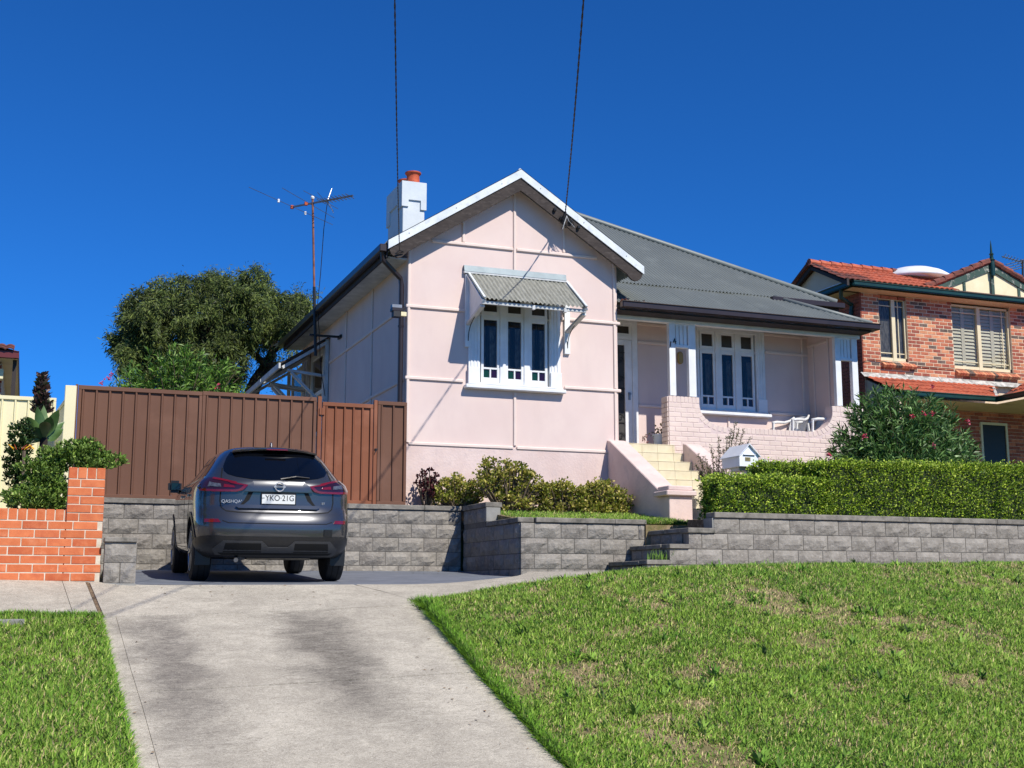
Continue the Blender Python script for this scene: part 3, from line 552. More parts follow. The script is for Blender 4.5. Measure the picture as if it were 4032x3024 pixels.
for s in (-1, 1):
    Yc = FYB+.02
    while Yc < 24.0:
        corr_sheet('roof_sheet', M['roof'], Yc, min(Yc+.76, 24.2), lambda y: (RX+s*2.31, RZ-2.31*pitch+.02), lambda y: (RX, RZ+.02), roof, along='y'); Yc += .76
    # capping and barge
    ex = RX+s*2.29; d = Vector((s, 0, -pitch)).normalized()
    m = MB(); z1, z0 = .05, -.105
    m.prism([(RX, FYB-.02, RZ+z1), (ex, FYB-.02, RZ-2.29*pitch+z1), (ex, FYB-.02, RZ-2.29*pitch+z0), (RX, FYB-.02, RZ+z0)], (0, .05, 0))
    m.prism([(RX, FYB-.02, RZ+z1), (ex, FYB-.02, RZ-2.29*pitch+z1), (ex, FYB-.02, RZ-2.29*pitch+z1-.012), (RX, FYB-.02, RZ+z1-.012)], (0, .16, 0))
    m.build('capping', M['capmetal'], roof)
    e2 = 2.06; pts = [(RX, FYB+.001, RZ-.106), (RX+s*e2, FYB+.001, RZ-e2*pitch-.106)]
    # scrolled foot
    cx, cz, r = RX+s*2.13, RZ-2.13*pitch-.20, .135
    for k in range(9):
        a = math.radians(60-k*25) if s > 0 else math.radians(120+k*25); pts.append((cx+math.cos(a)*r, FYB+.001, cz+math.sin(a)*r))
    pts += [(RX+s*1.97, FYB+.001, RZ-1.97*pitch-.325), (RX, FYB+.001, RZ-.325)]
    MB().prism(pts, (0, .045, 0)).build('barge_board', M['barge'], roof)
    MB().quad((RX, FYB+.05, RZ-.20), (RX+s*2.2, FYB+.05, RZ-2.2*pitch-.20), (RX+s*2.2, GY, RZ-2.2*pitch-.20), (RX, GY, RZ-.20)).build('soffit', M['greywhite'], roof)
    for k in range(3):      # nail heads on the capping
        u = .35+.8*k; MB().lathe([(.008, -.006), (.006, 0)], (RX+s*u, FYB-.022, RZ-u*pitch-.03), 6, 'y').build('nail', M['steel'], roof)
MB().tube([(RX, FYB+.02, RZ+.035), (RX, 24.2, RZ+.035)], .035, 8).build('ridge_capping', M['capmetal'], roof)
# left eave gutter, fascia, downpipe
m = MB(); gx = RX-2.33; gz = RZ-2.31*pitch
m.box(gx-.09, gx+.03, FYB+.03, 27.4, gz-.13, gz-.005); m.build('gutter', M['gutter'], roof, bevel=.012)
MB().box(gx+.065, SX-.001, GY+.02, 27.4, gz-.17, gz-.14).build('soffit', M['greywhite'], roof)
MB().box(gx+.031, gx+.06, FYB+.08, 27.4, gz-.21, gz-.01).build('fascia', M['soffitdark'], roof)
MB().tube([(gx-.02, 18.86, gz-.12), (gx-.01, 18.88, gz-.24), (SX-.10, 19.05, gz-.48), (SX-.075, 19.07, gz-.6), (SX-.075, 19.07, 1.3)], .042, 8).build('downpipe', M['gutter'], H, smooth=40)
for z in (4.2, 2.7): MB().tube([(SX-.075, 19.07, z-.015), (SX-.075, 19.07, z+.015)], .05, 8).build('pipe_clip', M['gutter'], H)
# --- main hipped roof
ME, MZ, MXR = 20.2, 5.60, 14.76; MR_Y, MR_Z = 24.4, 5.60+.64*4.2
def mlow(x): return (ME, MZ)
def mhigh(x):
    t = min(4.2, max(.02, MXR-x)); return (ME+t, MZ+.64*t)
x = 9.0
while x < MXR-.05:
    corr_sheet('roof_sheet', M['roof'], x, min(x+.762, MXR), mlow, mhigh, roof); x += .762
m = MB(); m.quad((5.1, 20.2, MZ-.1), (5.1, 28.6, MZ-.1), (9.3, 24.4, MR_Z), (9.3, 24.4, MR_Z)); m.tri((MXR, ME, MZ), (MXR, 28.6, MZ), (MXR-4.2, MR_Y, MR_Z)); m.quad((MXR, 28.6, MZ), (5.1, 28.6, MZ), (9.3, MR_Y, MR_Z), (MXR-4.2, MR_Y, MR_Z)); m.quad((9.3, MR_Y, MR_Z), (MXR-4.2, MR_Y, MR_Z), (9.0, ME, MZ), (6.2, 21.4, MZ+.5))
m.build('back_slopes', M['roof'], roof)
MB().tube([(MXR, ME, MZ+.03), (MXR-4.2, MR_Y, MR_Z+.03), (9.3, MR_Y, MR_Z+.03)], .06, 8).build('hip_capping', M['roof'], roof, smooth=True)
m = MB().box(13.2, MXR+.12, ME-.12, ME-.01, MZ-.11, MZ-.005); m.build('gutter', M['gutter'], roof, bevel=.01)
MB().box(13.35, MXR+.05, ME+.0, ME+.1, MZ-.30, MZ-.05).build('fascia', M['soffitdark'], roof)
# --- verandah roof
VE, VZ, VXR = 18.93, 4.91, 14.61
def vlow(x): return (VE, VZ)
def vhigh(x):
    t = min(1., (VXR-x)/(VXR-13.33)) if x > 13.33 else 1.
    t = max(t, .01); return (VE+(ME+.05-VE)*t, VZ+(MZ+.0-VZ)*t)
x = GX1+.01
while x < VXR-.05:
    corr_sheet('roof_sheet', M['roof'], x, min(x+.762, VXR), vlow, vhigh, roof); x += .762
MB().tri((VXR, VE, VZ), (VXR, 21, VZ), (13.33, ME+.05, MZ)).build('back_slopes', M['roof'], roof)
MB().tube([(VXR, VE, VZ+.025), (13.33, ME+.05, MZ+.025)], .045, 8).build('hip_capping', M['roof'], roof, smooth=True)
gut = MB().box(GX1+.02, VXR+.10, VE-.13, VE-.005, VZ-.12, VZ-.0).build('gutter', M['gutter'], roof, bevel=.016)
MB().tube([(GX1+.02, VE-.135, VZ-.012), (VXR+.10, VE-.135, VZ-.012)], .012, 6).build('gutter_bead', M['gutter'], gut)
MB().box(VXR-.02, VXR+.10, VE-.002, 20.6, VZ-.12, VZ-.003).build('gutter', M['gutter'], roof, bevel=.012)
MB().box(GX1+.02, VXR-.03, VE+.0, VY-.03, VZ-.15, VZ-.125).build('soffit', M['soffitdark'], roof)
# leaf litter in the gutter corner
lv = MB()
for k in range(90):
    p = Vector((GX1+.05+RNG.random()**2*.42, VE-.1+RNG.random()*.16, VZ+.005+RNG.random()*.035)); a = RNG.random()*6.3; d = Vector((math.cos(a), math.sin(a), RNG.uniform(-.5,.8)))*.022; e = Vector((-d.y, d.x, .01))*.4; lv.quad(p-d, p+e, p+d, p-e)
tag(lv.build('leaf_litter', pm('dead_leaves', L((168,92,52)), L((112,66,40)), .9, 40)), 'dead orange leaves caught in the verandah gutter corner', 'leaves', kind='stuff')
# --- verandah: beam, ceiling, back wall, end wall, floor
FZ = 2.50; PXL, PXR_ = 10.50, 14.50
MB().box(GX1+.01, 14.60, VY+.0, VY+.11, 4.70, 4.99).build('beam', M['white'], H, bevel=.004)
MB().quad((GX1, VY-.03, 4.842), (14.5, VY-.03, 4.842), (14.5, BY, 4.90), (GX1, BY, 4.90)).build('ceiling', M['greywhite'], H)
# back wall with door and window openings
dx0, dx1 = 9.50, 10.24; wx = 12.27
m = MB(); a, b = BY, BY+.12
m.box(GX1, dx0, a, b, FZ, 4.95); m.box(dx1, wx-.70, a, b, FZ, 4.95); m.box(wx+.70, 14.25, a, b, FZ, 4.95); m.box(wx-.70, wx+.70, a, b, FZ, 3.28); m.box(wx-.70, wx+.70, a, b, 4.93, 4.95); m.box(dx0, dx1, a, b, 4.90, 4.95)
m.build('wall', M['pink'], H)
MB().box(14.10, 14.2, VY+.11, BY, FZ, 4.95).build('wall', M['pink'], H)
hbat(10.36, wx-.84, 4.52, BY); hbat(wx+.84, 14.09, 4.52, BY); hbat(10.36, wx-.9, 3.33, BY); hbat(wx+.9, 14.09, 3.33, BY); hbat(10.36, 14.09, 4.87, BY); vbat(12.27, 2.5, 3.2, BY); vbat(13.97, 2.6, 4.85, BY)
for yv in (19.62, 20.1): MB().box(14.075, 14.101, yv-.022, yv+.022, 2.6, 4.66 if yv > 19.8 else 4.85).build('batten', M['batten'], H, bevel=.006)
MB().box(14.07, 14.101, 19.65, 20.28, 4.66, 4.71).build('batten', M['batten'], H, bevel=.006)
window(wx, BY, 'three casement window inside the verandah beside the post', purple=False)
MB().box(GX1, 14.2, VY+.24, BY, FZ-.12, FZ).build('verandah_floor', M['concrete_smooth'], H)
MB().box(GX1-.1, GX1, GY+.12, BY, GR, 5.4).build('wall', M['pink'], H)
# door with scrolled security screen
m = MB(); m.box(dx0-.09, dx0, BY-.04, BY+.06, FZ, 4.93); m.box(dx1, dx1+.11, BY-.04, BY+.06, FZ, 4.93); m.box(dx0, dx1, BY-.038, BY+.06, 4.85, 4.93); m.box(dx0, dx1, BY-.036, BY+.06, 4.545, 4.62)
fr = m.build('door_frame', M['white'], H, bevel=.004)
m = MB(); m.box(dx1-.05, dx1, BY-.03, BY+.04, 4.62, 4.85); m.box(dx0, dx1-.05, BY-.03, BY+.04, 4.80, 4.85); m.box(dx0, dx1-.05, BY-.03, BY+.04, 4.62, 4.66); m.build('top_light_frame', M['white'], fr)
MB().quad((dx0, BY, 4.63), (dx1-.03, BY, 4.63), (dx1-.03, BY, 4.82), (dx0, BY, 4.82)).build('top_light_pane', M['bulbglass'], fr)
door = MB(); door.box(dx1-.15, dx1-.004, BY-.03, BY+.01, FZ+.02, 4.54); door.box(dx0+.004, dx0+.15, BY-.03, BY+.01, FZ+.02, 4.54); door.box(dx0+.15, dx1-.15, BY-.029, BY+.01, 4.44, 4.54); door.box(dx0+.15, dx1-.15, BY-.029, BY+.01, FZ+.02, FZ+.12)
dr_ = door.build('door', M['white'], H, bevel=.003)
MB().quad((dx0+.14, BY+.0, FZ+.1), (dx1-.14, BY+.0, FZ+.1), (dx1-.14, BY+.0, 4.46), (dx0+.14, BY+.0, 4.46)).build('screen', pm('grey_door_screen', L((66,64,62)), L((54,52,50)), .6), dr_)
g = MB()
def spiral(cx, cz, r, s, s2, turns=1.2):
    pts = []
    for k in range(22):
        u = k/21; a = u*turns*2*math.pi; rr = r*(1-.75*u); pts.append((cx+s*math.cos(a)*rr, BY-.018, cz+s2*math.sin(a)*rr))
    g.tube(pts, .007, 5)
for zc_ in (2.75, 3.1, 3.45, 3.8, 4.15):
    spiral(dx1-.24, zc_, .075, 1, 1); spiral(dx0+.24, zc_, .075, -1, 1)
for zb_ in (3.0, 3.62, 4.3): g.tube([(dx0+.14, BY-.018, zb_), (dx1-.14, BY-.018, zb_)], .008, 5)
g.build('scrollwork', M['iron'], dr_)
m = MB(); m.box(dx1-.09, dx1-.05, BY-.05, BY-.03, 3.42, 3.56); m.lathe([(.022,-.03),(.028,-.015),(.012,0)], (dx1-.07, BY-.05, 3.53), 10, 'y'); m.build('door_handle', M['steel'], dr_)
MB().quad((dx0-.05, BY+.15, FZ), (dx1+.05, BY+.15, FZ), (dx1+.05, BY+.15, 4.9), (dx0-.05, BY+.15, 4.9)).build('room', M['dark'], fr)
# oval wall lamp
m = MB(); lx, lz = PY(2676, 1410, BY).x, PY(2676, 1410, BY).z
prof = [(math.cos(a)*.055, math.sin(a)*.055) for a in np.linspace(0, math.pi, 9)]
pts = [(lx+x_, BY-.05, lz+.065+z_) for x_, z_ in prof]+[(lx-x_, BY-.05, lz-.065-z_) for x_, z_ in prof]
MB().prism(pts, (0, .05, 0)).build('wall_lamp', M['ochre'], H, bevel=.012)
# --- verandah posts with slatted heads
def postpair(xa, wl, gap, wr, nm):
    yb = VY+.10; z0 = 3.385; zt = 4.698
    p = MB(); p.box(xa, xa+wl, VY+.01, yb, z0, zt); o = p.build('post', M['white'], H, bevel=.004); tag(o, nm)
    xb = xa+wl+gap; MB().box(xb, xb+wr, VY+.01, yb, z0, zt).build('post', M['white'], H, bevel=.004)
    MB().box(xa+wl, xb, VY+.015, yb-.005, 4.265, 4.315).build('cross_rail', M['white'], H, bevel=.003)
    for k in range(3):
        c = xa+wl+gap*(.20+.30*k); MB().box(c-.032, c+.032, VY+.03, yb-.02, 4.315, zt).build('slat', M['white'], H, bevel=.002)
    MB().box(xa+wl, xb, VY+.025, yb-.015, zt-.03, zt).build('cross_rail', M['white'], H)
postpair(10.50, .125, .265, .145, 'verandah post carrying the house number'); postpair(14.03, .125, .25, .13, 'verandah post at the right end')
for ch, cx, cz in (('1', PY(2640, 1357, VY).x, PY(2640, 1357, VY).z), ('4', PY(2656, 1345, VY).x, PY(2656, 1345, VY).z)):
    cu = bpy.data.curves.new('digit', 'FONT'); cu.body = ch; cu.size = .15; cu.extrude = .006; cu.align_x = 'CENTER'; cu.align_y = 'CENTER'
    to = bpy.data.objects.new('digit', cu); COL.objects.link(to); to.rotation_euler = (math.pi/2, math.radians(-14 if ch == '4' else 10), 0); to.location = (cx, VY-.0, cz)
    bpy.context.view_layer.update(); dg = bpy.context.evaluated_depsgraph_get(); me = bpy.data.meshes.new_from_object(to.evaluated_get(dg)); me.transform(to.matrix_world); bpy.data.objects.remove(to)
    me.transform(Matrix.Translation(-ORG[H.name])); me.materials.clear(); link('house_number', me, M['iron'], H)
# --- brick balustrade with scooped ends
wallB = hb('brick_balustrade', 'pinkmortar', (10.80, 11.0, VY+.06, VY+.2, 1.4, 2.4))
tag(wallB, 'pink painted brick verandah wall with scooped top')
TOPZ, LOWZ = 3.375, 2.87; XL0, XL1, XR0, XR1 = 10.46, 11.08, 13.90, 14.60
SW, SH = .56, .42        # scoop size
def ztop(X, off=0):     # top profile, lowered by off square to the curve
    def q(u):           # u = distance from the pier into the low part
        if u <= 0: return TOPZ-off
        r = min(1, u/SW); return None
    for xe, s in ((XL1, 1), (XR0, -1)):
        u = (X-xe)*s
        if u < -off*0 and ((s > 0 and X < xe) or (s < 0 and X > xe)): return TOPZ-off
    u = min(X-XL1, XR0-X); a_, b_ = SW+off, (TOPZ-.135-LOWZ)+off
    u2 = u+off if False else u
    if u >= SW: return LOWZ-off
    # concave quarter ellipse centred at (SW, top)
    k = (SW-u)/(SW+off); k = min(1, max(0, k)); return (TOPZ-.135)-b_*math.sqrt(1-k*k)
prof = [(XL0, 1.1), (XL0, TOPZ-.01), (XL1-.004, TOPZ-.01), (XL1-.004, TOPZ-.135)]+[(XL1+SW*u, ztop(XL1+SW*u)-.008) for u in np.linspace(.02, 1, 14)]+[(XR0-SW*u, ztop(XR0-SW*u)-.008) for u in np.linspace(1, .02, 14)]+[(XR0+.004, TOPZ-.135), (XR0+.004, TOPZ-.01), (XR1, TOPZ-.01), (XR1, 1.1)]
MB().prism([(x_, VY+.001, z_) for x_, z_ in prof], (0, .225, 0)).build('wall_core', M['pinkmortar'], wallB)
BH, BL, MJ = .086, .232, .010
def pb(cx, cz, lw, hh, tilt=0, dy=0):
    o = piece('brick', (lw, .05, hh), M['pinkbrick'], (cx, VY+.025-.004+dy, cz), wallB, .005)
    if tilt: o.rotation_euler = (0, tilt, 0)
# header course on the piers and along the curve
for (xa, xb) in ((XL0, XL1), (XR0, XR1)):
    nB = 8; wB = (xb-xa)/nB
    for k in range(nB): pb(xa+wB*(k+.5), TOPZ-.055, wB-MJ, .11)
for xe, s in ((XL1, 1), (XR0, -1)):
    nB = 9
    for k in range(nB):
        a = (k+.5)/nB*math.pi/2; b_ = TOPZ-.135-LOWZ
        cx = xe+s*(SW-(SW+.052)*math.cos(a)); cz = (TOPZ-.135)-(b_+.052)*math.sin(a)
        pb(cx, cz, .072, .10, tilt=s*(math.pi/2-a))
x = XL1+SW+.04; nB = int((XR0-SW-.04-x)/.086); wB = (XR0-SW-.04-x)/nB
for k in range(nB): pb(x+wB*(k+.5), LOWZ-.053, wB-MJ, .104)
r = 0; z = TOPZ-.115
while z-BH > 1.75:
    zc_ = z-BH/2; xs = XL0+(0 if r % 2 else -.5*BL*.5); 
    # limits of this course
    def inside(X): return zc_+BH*.35 < ztop(X, .105)
    X = XL0-(.121 if r % 2 else 0)
    while X < XR1:
        a, b = max(X, XL0), min(X+BL, XR1); X += BL+MJ
        if b-a < .03: continue
        # trim to the curve
        t = np.linspace(a, b, 12); ok = [q for q in t if inside(q)]
        if len(ok) < 3: continue
        a2, b2 = min(ok), max(ok)
        if a2 > XR1-1.25 and zc_ < 2.0: continue
        pb((a2+b2)/2, zc_, round(b2-a2, 2), BH-MJ, dy=RNG.uniform(-.002,.002))
    z -= BH; r += 1
# return face of the left pier and of the right scoop
for r in range(14):
    zc_ = TOPZ-.055 if r == 0 else TOPZ-.115-BH*(r-.5)
    for k, (a, b) in enumerate(((0, .11), (.12, .23)) if r % 2 else ((0, .23),)):
        piece('brick', (.03, b-a-.006, (.10 if r == 0 else BH-MJ)), M['pinkbrick'], (XL0-.008, VY+.012+(a+b)/2, zc_), wallB, .004)
hb('plinth', 'pinkrough', (XL0-.02, XR1+.02, VY-.012, VY+.2, GR-.3, 1.93), parent=wallB)
# --- front steps, stringers and pier
st = hb('front_steps', 'grout', (9.40, 10.56, 17.02, 19.25, .6, 1.05)); tag(st, 'cream tiled front steps')
SX0, SX1 = 9.45, 10.55
for k in range(9):
    zt = FZ-.18*k; yf = VY-.02-.30*k
    MB().box(SX0, SX1, yf+.012, VY+.3 if k == 0 else yf+.36, zt-.178, zt-.012).build('step_core', M['grout'], st)
    # tread tiles with bullnose edge and riser tiles
    offs = .0 if k % 2 else -.15; X = SX0+offs; 
    while X < SX1:
        a, b = max(X, SX0), min(X+.30, SX1); X += .303
        if b-a < .02: continue
        piece('tile', (round(b-a, 3), .012, .163), M['tile'], ((a+b)/2, yf+.006, zt-.012-.083), st, .002)
        piece('tile', (round(b-a, 3), .31, .012), M['tile'], ((a+b)/2, yf+.15, zt-.006), st, .003)
for xa, xb, nm in ((9.10, 9.44, 'left'), (10.56, 10.86, 'right')):
    MB().prism([(xa, 19.02, 2.50), (xa, 18.9, 2.47), (xa, 17.0, 1.42), (xa, 16.95, .9), (xa, 19.02, .9)], (xb-xa, 0, 0)).build('stringer', M['pinkrough'], st, bevel=.012)
for xa in (9.08,):
    MB().box(xa, xa+.40, 16.80, 17.12, .85, 1.40).build('pier', M['pinkrough'], st, bevel=.01)
    MB().box(xa-.07, xa+.45, 16.74, 17.18, 1.401, 1.48).build('pier_cap', M['pinkrough'], st, bevel=.012)
    MB().box(xa-.02, xa+.40, 16.78, 17.14, 1.481, 1.555).build('pier_cap', M['pinkrough'], st, bevel=.012)
MB().box(9.05, 10.3, 15.3, 16.85, .70, .86).build('landing', M['tile'], st)
# --- corrugated awning over the gable window
aw = MB().box(6.50, 8.34, GY-.07, GY-.001, 5.16, 5.20).build('awning', M['greywhite'], H); tag(aw, 'weathered corrugated iron awning over the gable window')
A0, A1 = 6.58, 8.36; YF, ZF, ZB = 18.17, 4.56, 5.17
x = A0-.03
for (xa, xb, mt) in ((A0-.03, A0+.86, 'awningiron'), (A0+.845, A1+.04, 'awningiron')):
    corr_sheet('awning_sheet', M[mt], xa, xb, lambda x: (YF, ZF), lambda x: (GY-.03, ZB), aw, amp=.016)
MB().prism([(6.50, GY-.012, 5.30), (6.50, GY-.05, 5.295), (6.50, GY-.075, 5.19), (6.50, GY-.065, 5.185), (6.50, GY-.002, 5.29)], (1.84, 0, 0)).build('flashing', M['zinc'], aw)
MB().box(A0-.02, A1+.02, YF+.05, YF+.085, ZF-.075, ZF-.02).build('front_rail', M['greywhite'], aw, bevel=.003)
for xs_ in (A0, A1):
    sl = Vector((0, GY-.03-YF, ZB-ZF)); 
    MB().bar((xs_, YF+.03, ZF-.03), (xs_, GY-.03, ZB-.03), .035, .07, (1,0,0)).build('side_rafter', M['white'], aw)
    MB().bar((xs_, YF-.01, ZF+.02), (xs_, GY-.03, ZB+.02), .02, .035, (1,0,0)).build('edge_strip', M['capmetal'], aw)
    MB().box(xs_-.05, xs_+.05, GY-.05, GY-.001, 3.92, 5.15).build('wall_bracket', M['white'], aw, bevel=.004)
    b = MB(); b.bar((xs_, GY-.04, 4.30), (xs_, YF+.10, ZF-.09), .045, .075, (1,0,0)); b.build('strut', M['greywhite'], aw)
    MB().tube([(xs_, GY-.05-.3*u*u*u-.03*u, 4.02+.35*u) for u in np.linspace(0, 1, 8)], .008, 5).build('scroll_iron', M['iron'], aw)
for xs_ in (7.44, 8.0): MB().box(xs_-.025, xs_+.025, YF+.03, YF+.10, ZF-.10, ZF-.03).build('rail_bracket', M['greywhite'], aw)
# left triangular cheek
MB().tri((A0+.012, GY-.05, 4.36), (A0+.012, GY-.05, ZB-.05), (A0+.012, YF+.12, ZF-.04)).build('cheek', M['white'], aw)
# --- chimney
ch = MB(); cx0, cx1, cy0, cy1 = 6.00, 6.47, 21.0, 22.05
ch.box(cx0+.03, cx1-.03, cy0+.03, cy1-.03, 5.6, 7.0); chim = ch.build('chimney', M['chimney'], H, bevel=.008); tag(chim, 'white rendered chimney with orange pots')
def steptop(axis):
    m = MB()
    if axis == 'f': pts = [(cx0, 6.86), (cx0, 7.34), (cx1, 7.34), (cx1, 6.82), (cx1-.11, 6.82), (cx1-.11, 6.99), (cx0+.13, 6.99), (cx0+.13, 6.86)]; m.prism([(a, cy0, z) for a, z in pts], (0, .04, 0))
    else: pts = [(cy0+.041, 6.86), (cy0+.041, 7.34), (cy1, 7.34), (cy1, 6.72), (cy1-.2, 6.72), (cy1-.2, 6.97), (cy0+.3, 6.97), (cy0+.3, 6.86)]; m.prism([(cx0, a, z) for a, z in pts], (.04, 0, 0))
    return m.build('stepped_band', M['chimney'], chim, bevel=.004)
steptop('f'); steptop('s')
MB().box(cx0+.041, cx1-.001, cy0+.041, cy1-.001, 7.0, 7.335).build('chimney_top', M['chimney'], chim)
for yq in (21.3, 21.78): MB().lathe([(.15,0),(.13,.03),(.115,.2),(.125,.23),(.15,.25),(.15,.275),(.11,.28),(.10,.26)], ((cx0+cx1)/2+.06, yq, 7.335), 18).build('chimney_pot', M['pot'], chim, smooth=40)
# --- floodlight and sensor on the corner
fl = MB(); q = PY(1563, 1215, 18.9); fl.box(q.x-.10, q.x+.06, 18.82, 18.92, q.z-.0, q.z+.05); fl2 = fl.build('floodlight', M['steel'], H); tag(fl2, 'small twin floodlight on the corner downpipe')
MB().box(q.x-.10, q.x+.08, 18.80, 18.95, q.z-.055, q.z-.005).build('lamp_hood', M['gutter'], fl2); MB().box(q.x-.08, q.x+.03, 18.80, 18.93, q.z-.15, q.z-.06).build('lamp_body', M['iron'], fl2); MB().box(q.x+.04, q.x+.13, 18.79, 18.85, q.z-.135, q.z-.07).build('lens', M['cream'], fl2)
# ------------------------------------------------------------ retaining walls of split concrete blocks
BLK = {}
def block_mesh(w, h, mi, var):
    key = (round(w, 3), round(h, 3), mi, var)
    if key in BLK: return BLK[key]
    r = random.Random(hash(key) & 0xffff); d = .16; nx, nz = (4 if w > .3 else 3), 3; m = MB(); c = .014
    for j in range(nz+1):
        for i in range(nx+1):
            x, z = -w/2+w*i/nx, -h/2+h*j/nz; edge = i in (0, nx) or j in (0, nz)
            if edge: m.v.append(Vector((x, c, z)))
            else: m.v.append(Vector((x+r.uniform(-.02,.02), -r.uniform(.0,.02), z+r.uniform(-.012,.012))))
    W = nx+1
    for j in range(nz):
        for i in range(nx): m.f.append((j*W+i, j*W+i+1, (j+1)*W+i+1, (j+1)*W+i))
    n = len(m.v); m.v += [Vector(p) for p in ((-w/2,d,-h/2),(w/2,d,-h/2),(w/2,d,h/2),(-w/2,d,h/2))]
    a, b, c2, d2 = 0, nx, nz*W+nx, nz*W
    m.f += [(n, n+1, b, a)] if False else []
    m.f.append(tuple(list(range(0, nx+1))[::-1]+[n, n+1])); m.f.append(tuple([nz*W+i for i in range(nx+1)]+[n+2, n+3])); m.f.append(tuple([j*W for j in range(nz+1)]+[n+3, n])); m.f.append(tuple([j*W+nx for j in range(nz, -1, -1)]+[n+1, n+2]))
    me = bpy.data.meshes.new('block'); me.from_pydata(m.v, [], m.f); bm = bmesh.new(); bm.from_mesh(me); bmesh.ops.recalc_face_normals(bm, faces=bm.faces); bm.to_mesh(me); bm.free()
    me.materials.append(M['blocks'][mi]); BLK[key] = me; return me
def put_block(parent, c, w, h, face):   # face: '-y' looks to the street, '-x' looks left
    o = bpy.data.objects.new('block', block_mesh(w, h, RNG.randrange(3), RNG.randrange(4))); COL.objects.link(o); o.parent = parent; o.location = Vector(c)-ORG[parent.name]
    if face == '-x': o.rotation_euler = (0, 0, -math.pi/2)
    return o
CH, CW = .21, .40
def courses(parent, face, plane, a0, a1, ztop, n, stag=0):
    for k in range(n):
        z1 = ztop-CH*k; zc_ = z1-CH/2; s = a0-(CW/2 if (k+stag) % 2 else 0)
        while s < a1-.01:
            lo, hi = max(s, a0), min(s+CW, a1); s += CW
            if hi-lo < .04: continue
            c = ((lo+hi)/2, plane, zc_) if face == '-y' else (plane, (lo+hi)/2, zc_)
            put_block(parent, c, round(hi-lo-.012, 3), CH-.010, face)
def caps(parent, face, plane, a0, a1, z, h=.07, dep=.22, ov=.015, step=1.2):
    s = a0
    while s < a1-.02:
        e = min(s+step, a1); c = (s+e)/2
        if face == '-y': piece('cap_block', (round(e-s-.004, 3), dep, h), M['cap'], (c, plane+dep/2-ov, z+h/2), parent, .008)
        else: piece('cap_block', (dep, round(e-s-.004, 3), h), M['cap'], (plane+dep/2-ov, c, z+h/2), parent, .008)
        s = e
WB = tag(MB().box(.86, 6.26, 18.319, 18.50, .0, 1.18).build('retaining_wall', M['blockmortar']), 'grey split block retaining wall behind the parked car under the brown gates', 'wall')
courses(WB, '-y', 18.3, .86, 6.26, 1.185, 5); caps(WB, '-y', 18.3, .86, 6.26, 1.187, .075)
WS = tag(MB().box(6.299, 6.48, 16.0, 18.28, .0, .89).build('retaining_wall', M['blockmortar']), 'dark shaded block side wall stepping down beside the parking pad', 'wall')
MB().box(6.299, 6.48, 17.32, 18.28, .89, 1.18).build('wall_core', M['blockmortar'], WS)
courses(WS, '-x', 6.28, 15.95, 18.3, .90, 4, 1); courses(WS, '-x', 6.28, 17.30, 18.3, 1.185, 1); 
for k, z in enumerate((1.08,)): pass
caps(WS, '-x', 6.28, 17.22, 18.28, 1.187, .075, .26); caps(WS, '-x', 6.28, 15.93, 17.21, .902, .07, .24)
MB().box(6.275, 6.50, 17.225, 17.30, .975, 1.184).build('end_block', M['concrete_smooth'], WS, bevel=.006)
WF = tag(MB().box(6.32, 8.19, 15.919, 16.10, .0, .89).build('retaining_wall', M['blockmortar']), 'short grey block wall in front of the jade shrubs beside the dark steps', 'wall')
courses(WF, '-y', 15.9, 6.30, 8.20, .90, 4, 1); caps(WF, '-y', 15.9, 6.52, 8.22, .902, .07)
MB().box(8.195, 8.215, 15.93, 16.1, .2, .898).build('end_block', M['concrete_smooth'], WF)
WR = tag(MB().box(8.66, 17.5, 14.719, 14.9, .0, .94).build('retaining_wall', M['blockmortar']), 'long grey split block wall below the clipped hedge', 'wall')
courses(WR, '-y', 14.7, 8.62, 17.4, .945, 1); courses(WR, '-y', 14.7, 8.23, 17.4, .735, 1, 1); courses(WR, '-y', 14.7, 7.94, 17.4, .525, 1); courses(WR, '-y', 14.7, 7.60, 17.4, .315, 2, 1)
MB().box(8.25, 8.66, 14.719, 14.9, .0, .73).build('wall_core', M['blockmortar'], WR); MB().box(7.64, 8.25, 14.719, 14.9, .0, .31).build('wall_core', M['blockmortar'], WR); MB().box(7.96, 8.25, 14.719, 14.9, .31, .52).build('wall_core', M['blockmortar'], WR)
caps(WR, '-y', 14.7, 8.62, 17.4, .947, .075, .24, .015, 1.6)
piece('cap_block', (.42, .24, .07), M['cap'], (8.42, 14.805, .772), WR, .008); piece('cap_block', (.30, .24, .06), M['cap'], (8.08, 14.805, .558), WR, .006); piece('cap_block', (.34, .24, .06), M['cap'], (7.76, 14.805, .347), WR, .006)
MB().box(8.60, 8.625, 14.72, 14.95, .81, .945).build('end_block', M['concrete_smooth'], WR)
GS = tag(MB().box(8.70, 10.4, 14.95, 15.88, .4, .80).build('garden_steps', M['concrete_smooth']), 'dark shaded block steps climbing right between the two front walls', 'steps')
for (x, zt) in ((8.25, .81), (7.95, .59), (7.62, .37)):
    MB().box(x+.05, x+.6, 14.95, 15.88, zt-.5, zt-.07).build('step_core', M['blockmortar'], GS)
    for k in range(3): put_block(GS, (x, 14.95+.31*(k+.5), zt-.07-CH/2+.03), .30, CH-.05, '-x')
    for k in range(2): piece('cap_block', (.34, .46, .06), M['cap'], (x+.15, 14.95+.465*(k+.5), zt-.03), GS, .008)
WL = tag(MB().box(.76, 1.05, 13.32, 13.5, -.05, .44).build('retaining_wall', M['blockmortar']), 'two course grey block stub beside the orange brick pillar', 'wall')
